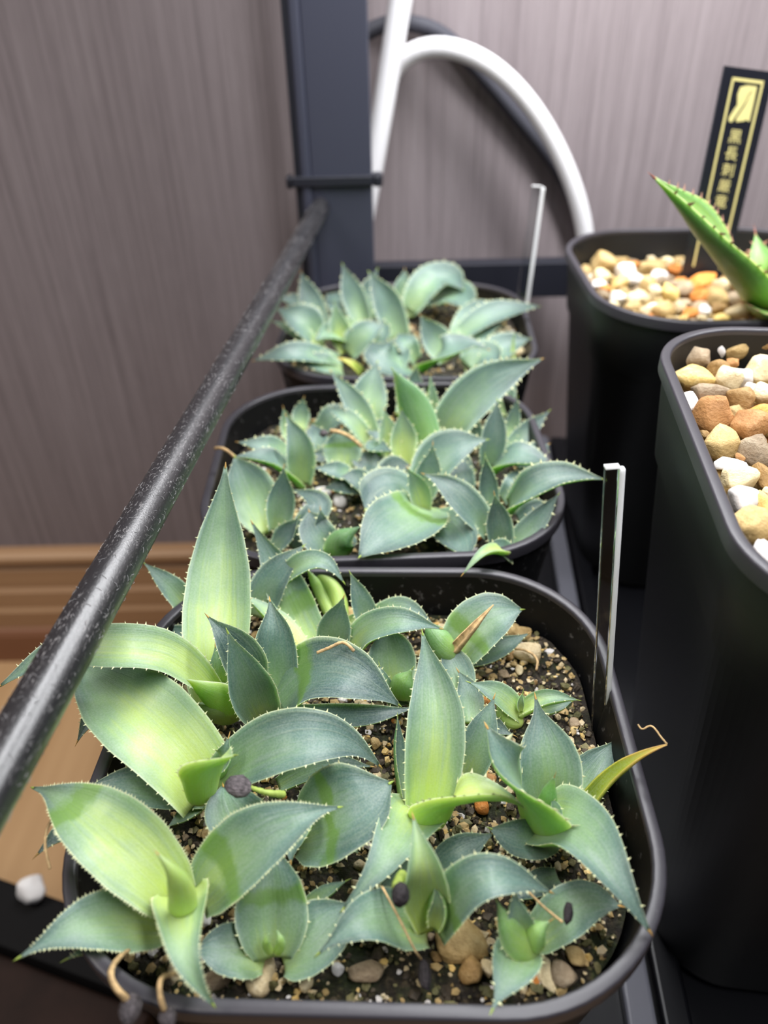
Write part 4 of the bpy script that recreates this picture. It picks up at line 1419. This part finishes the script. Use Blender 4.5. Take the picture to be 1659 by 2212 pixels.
# ------------------------------------------------------------------ plant tags
def clear_tag(label, bu, bv, tu, tv, pk, wpx_t):
    zs = POTS[pk][6]
    B = at_z(bu, bv, zs-.1)
    Tp = at_y(tu, tv, B[1]+.9)
    t = thing('plant_tag', label, 'plant tag', B, 'clear plant tags')
    up = nrm(Tp-B)
    Lh = np.linalg.norm(Tp-B)
    wx = nrm(np.cross(up, np.array([0, 1.0, 0])))
    wx = wx if wx[0] > 0 else -wx
    dy = nrm(np.cross(wx, up))
    dy = dy if dy[1] > 0 else -dy
    px = pj(Tp)[1]/F
    a, b = -wpx_t*.72*px, wpx_t*.28*px

    def slab(x0, x1, y0, y1, z0, z1):
        v, f = box(x0, x1, y0, y1, z0, z1)
        return [wx*p[0]+dy*p[1]+up*p[2] for p in v], f
    v, f = slab(a, -.004, 0, .14, -.8, Lh)
    bevel(link('clear_plate', mesh_of('clear_plate', v, f, MT['acrylic'], False), t), .015)
    v, f = slab(0, b, -.01, .15, 0.0, Lh)
    bevel(link('lit_edge', mesh_of('lit_edge', v, f, MT['acrylicedge'], False), t), .03)
    v, f = slab(a, -.004, -.012, .15, Lh+.003, Lh+.05)
    link('top_edge', mesh_of('top_edge', v, f, MT['acrylicedge'], False), t)


clear_tag('clear plastic plant tag with a white-lit edge at the right wall of the nearest pot', 1305, 1592, 1340, 1013, 1, 44)
clear_tag('clear plastic plant tag with a white-lit edge in the farthest pot', 1127, 718, 1170, 404, 3, 28)

# ------------------------------------------------------------------ black name plate
YP = 31.3
TL, BL, TRr = at_y(1566, 142, YP), at_y(1478, 570, YP-.4), at_y(1674, 156, YP)
zr = 410.0
ea = (TRr-TL)/zr
eb = (BL-TL)/((570-142)*3.614)
eb *= 1.0
nn = nrm(np.cross(ea, eb))
if nn[1] > 0:
    nn = -nn
cen = TL+ea*205
npl = thing('name_plate', 'black name plate with gold border, emblem and characters in the tall pot', 'name plate', BL)


def pl(a, b, h=0.0):
    return TL+ea*a+eb*b+nn*h-BL


HB = 1700
v = [pl(a, b, h) for h in (0, -.12) for a, b in ((0, 0), (zr, 0), (zr, HB), (0, HB))]
f = [(0, 1, 2, 3), (7, 6, 5, 4), (0, 4, 5, 1), (1, 5, 6, 2), (2, 6, 7, 3), (3, 7, 4, 0)]
link('plate', mesh_of('plate', v, f, MT['plate'], False), npl)


def flat(name, polys):
    V, Fc = [], []
    for poly in polys:
        b0 = len(V)
        m_ = len(poly)
        V += [pl(a, b, .022) for a, b in poly]+[pl(a, b, .002) for a, b in poly]
        Fc.append(tuple(range(b0, b0+m_)))
        for i in range(m_):
            j = (i+1) % m_
            Fc.append((b0+i, b0+m_+i, b0+m_+j, b0+j))
    return link(name, mesh_of(name, V, Fc, MT['gold'], False), npl)


def rect(a0, a1, b0, b1):
    return [(a0, b0), (a1, b0), (a1, b1), (a0, b1)]


flat('gold_border', [rect(78, 94, 78, 1560), rect(322, 338, 78, 1560), rect(78, 338, 70, 92)])
em = lambda x, y: ((x-1330)+.21*((y-150)-.12*(x-1330))/1.025, ((y-150)-.12*(x-1330))/1.025)
flat('emblem', [[em(*p) for p in ((1462, 300), (1520, 288), (1598, 298), (1575, 420), (1546, 552), (1522, 536), (1500, 546), (1436, 552), (1436, 526), (1500, 440), (1566, 318), (1500, 380), (1440, 430), (1440, 350))],
                [em(*p) for p in ((1548, 345), (1490, 430), (1425, 515), (1402, 552), (1376, 550), (1374, 520), (1430, 440))]])
for ch, b in (('黒', 487), ('長', 614), ('刺', 740), ('厳', 864), ('竜', 990)):
    cu = bpy.data.curves.new('character', 'FONT')
    cu.body = ch
    cu.size = 1.0
    cu.align_x, cu.align_y = 'CENTER', 'CENTER'
    cu.offset = .0
    ob = bpy.data.objects.new('character', cu)
    COL.objects.link(ob)
    dg = bpy.context.evaluated_depsgraph_get()
    me = bpy.data.meshes.new_from_object(ob.evaluated_get(dg))
    bpy.data.objects.remove(ob, do_unlink=True)
    co = np.array([q.co[:] for q in me.vertices])
    if len(co) == 0:
        continue
    mid = (co.max(0)+co.min(0))/2
    sc = 104/max(.1, (co.max(0)-co.min(0))[:2].max())
    V = [pl(205+(c[0]-mid[0])*sc, b-(c[1]-mid[1])*sc, .02) for c in co]
    link('character', mesh_of('character', V, [tuple(p.vertices) for p in me.polygons], MT['gold'], False), npl)

# ------------------------------------------------------------------ cables and a dark arch behind the post
def cable(name, label, pts, rad, mat, group=None):
    P3 = [at_y(a, b, y) for a, b, y in pts]
    org = P3[-1]
    v, f = tube([p-org for p in P3], rad, 60, 16)
    return tag(link(name, mesh_of(name, v, f, MT[mat]), None, org), label, 'cable', group)


cable('white_tube', 'thick straight white tube slanting behind the right edge of the post', [(905, -220, 41.2), (866, 0, 41.0), (838, 170, 40.9), (806, 360, 40.7), (770, 560, 40.6)], .52, 'white')
cable('white_cable', 'white cable arching down behind the tall pot', [(845, 165, 41.6), (862, 135, 41.4), (905, 108, 41.2), (970, 104, 41.0), (1060, 142, 40.8), (1150, 232, 40.6), (1215, 345, 40.5), (1250, 440, 40.4), (1268, 540, 40.4), (1280, 760, 40.4), (1285, 1000, 40.2)], .44, 'white')
cable('dark_arch', 'thin dark arch along the wall above the white cable', [(740, 110, 42.3), (800, 66, 42.3), (850, 50, 42.4), (900, 53, 42.4), (960, 78, 42.5), (1020, 138, 42.5), (1072, 198, 42.5), (1130, 268, 42.5), (1192, 345, 42.5), (1240, 430, 42.4), (1282, 560, 42.3), (1300, 800, 42.2)], .36, 'darkarch')  # dark grey tube bent into an arch just in front of the wall

# small pale pink stone on the black box
p = at_z(65, 1915, -19.2)
o = put_rock('pale_stone', 'white', (p[0], p[1], -19.35), (1.4, 1.2, 1.1), 'pale pinkish stone on the edge of the black box, lower left', 'stone', None)
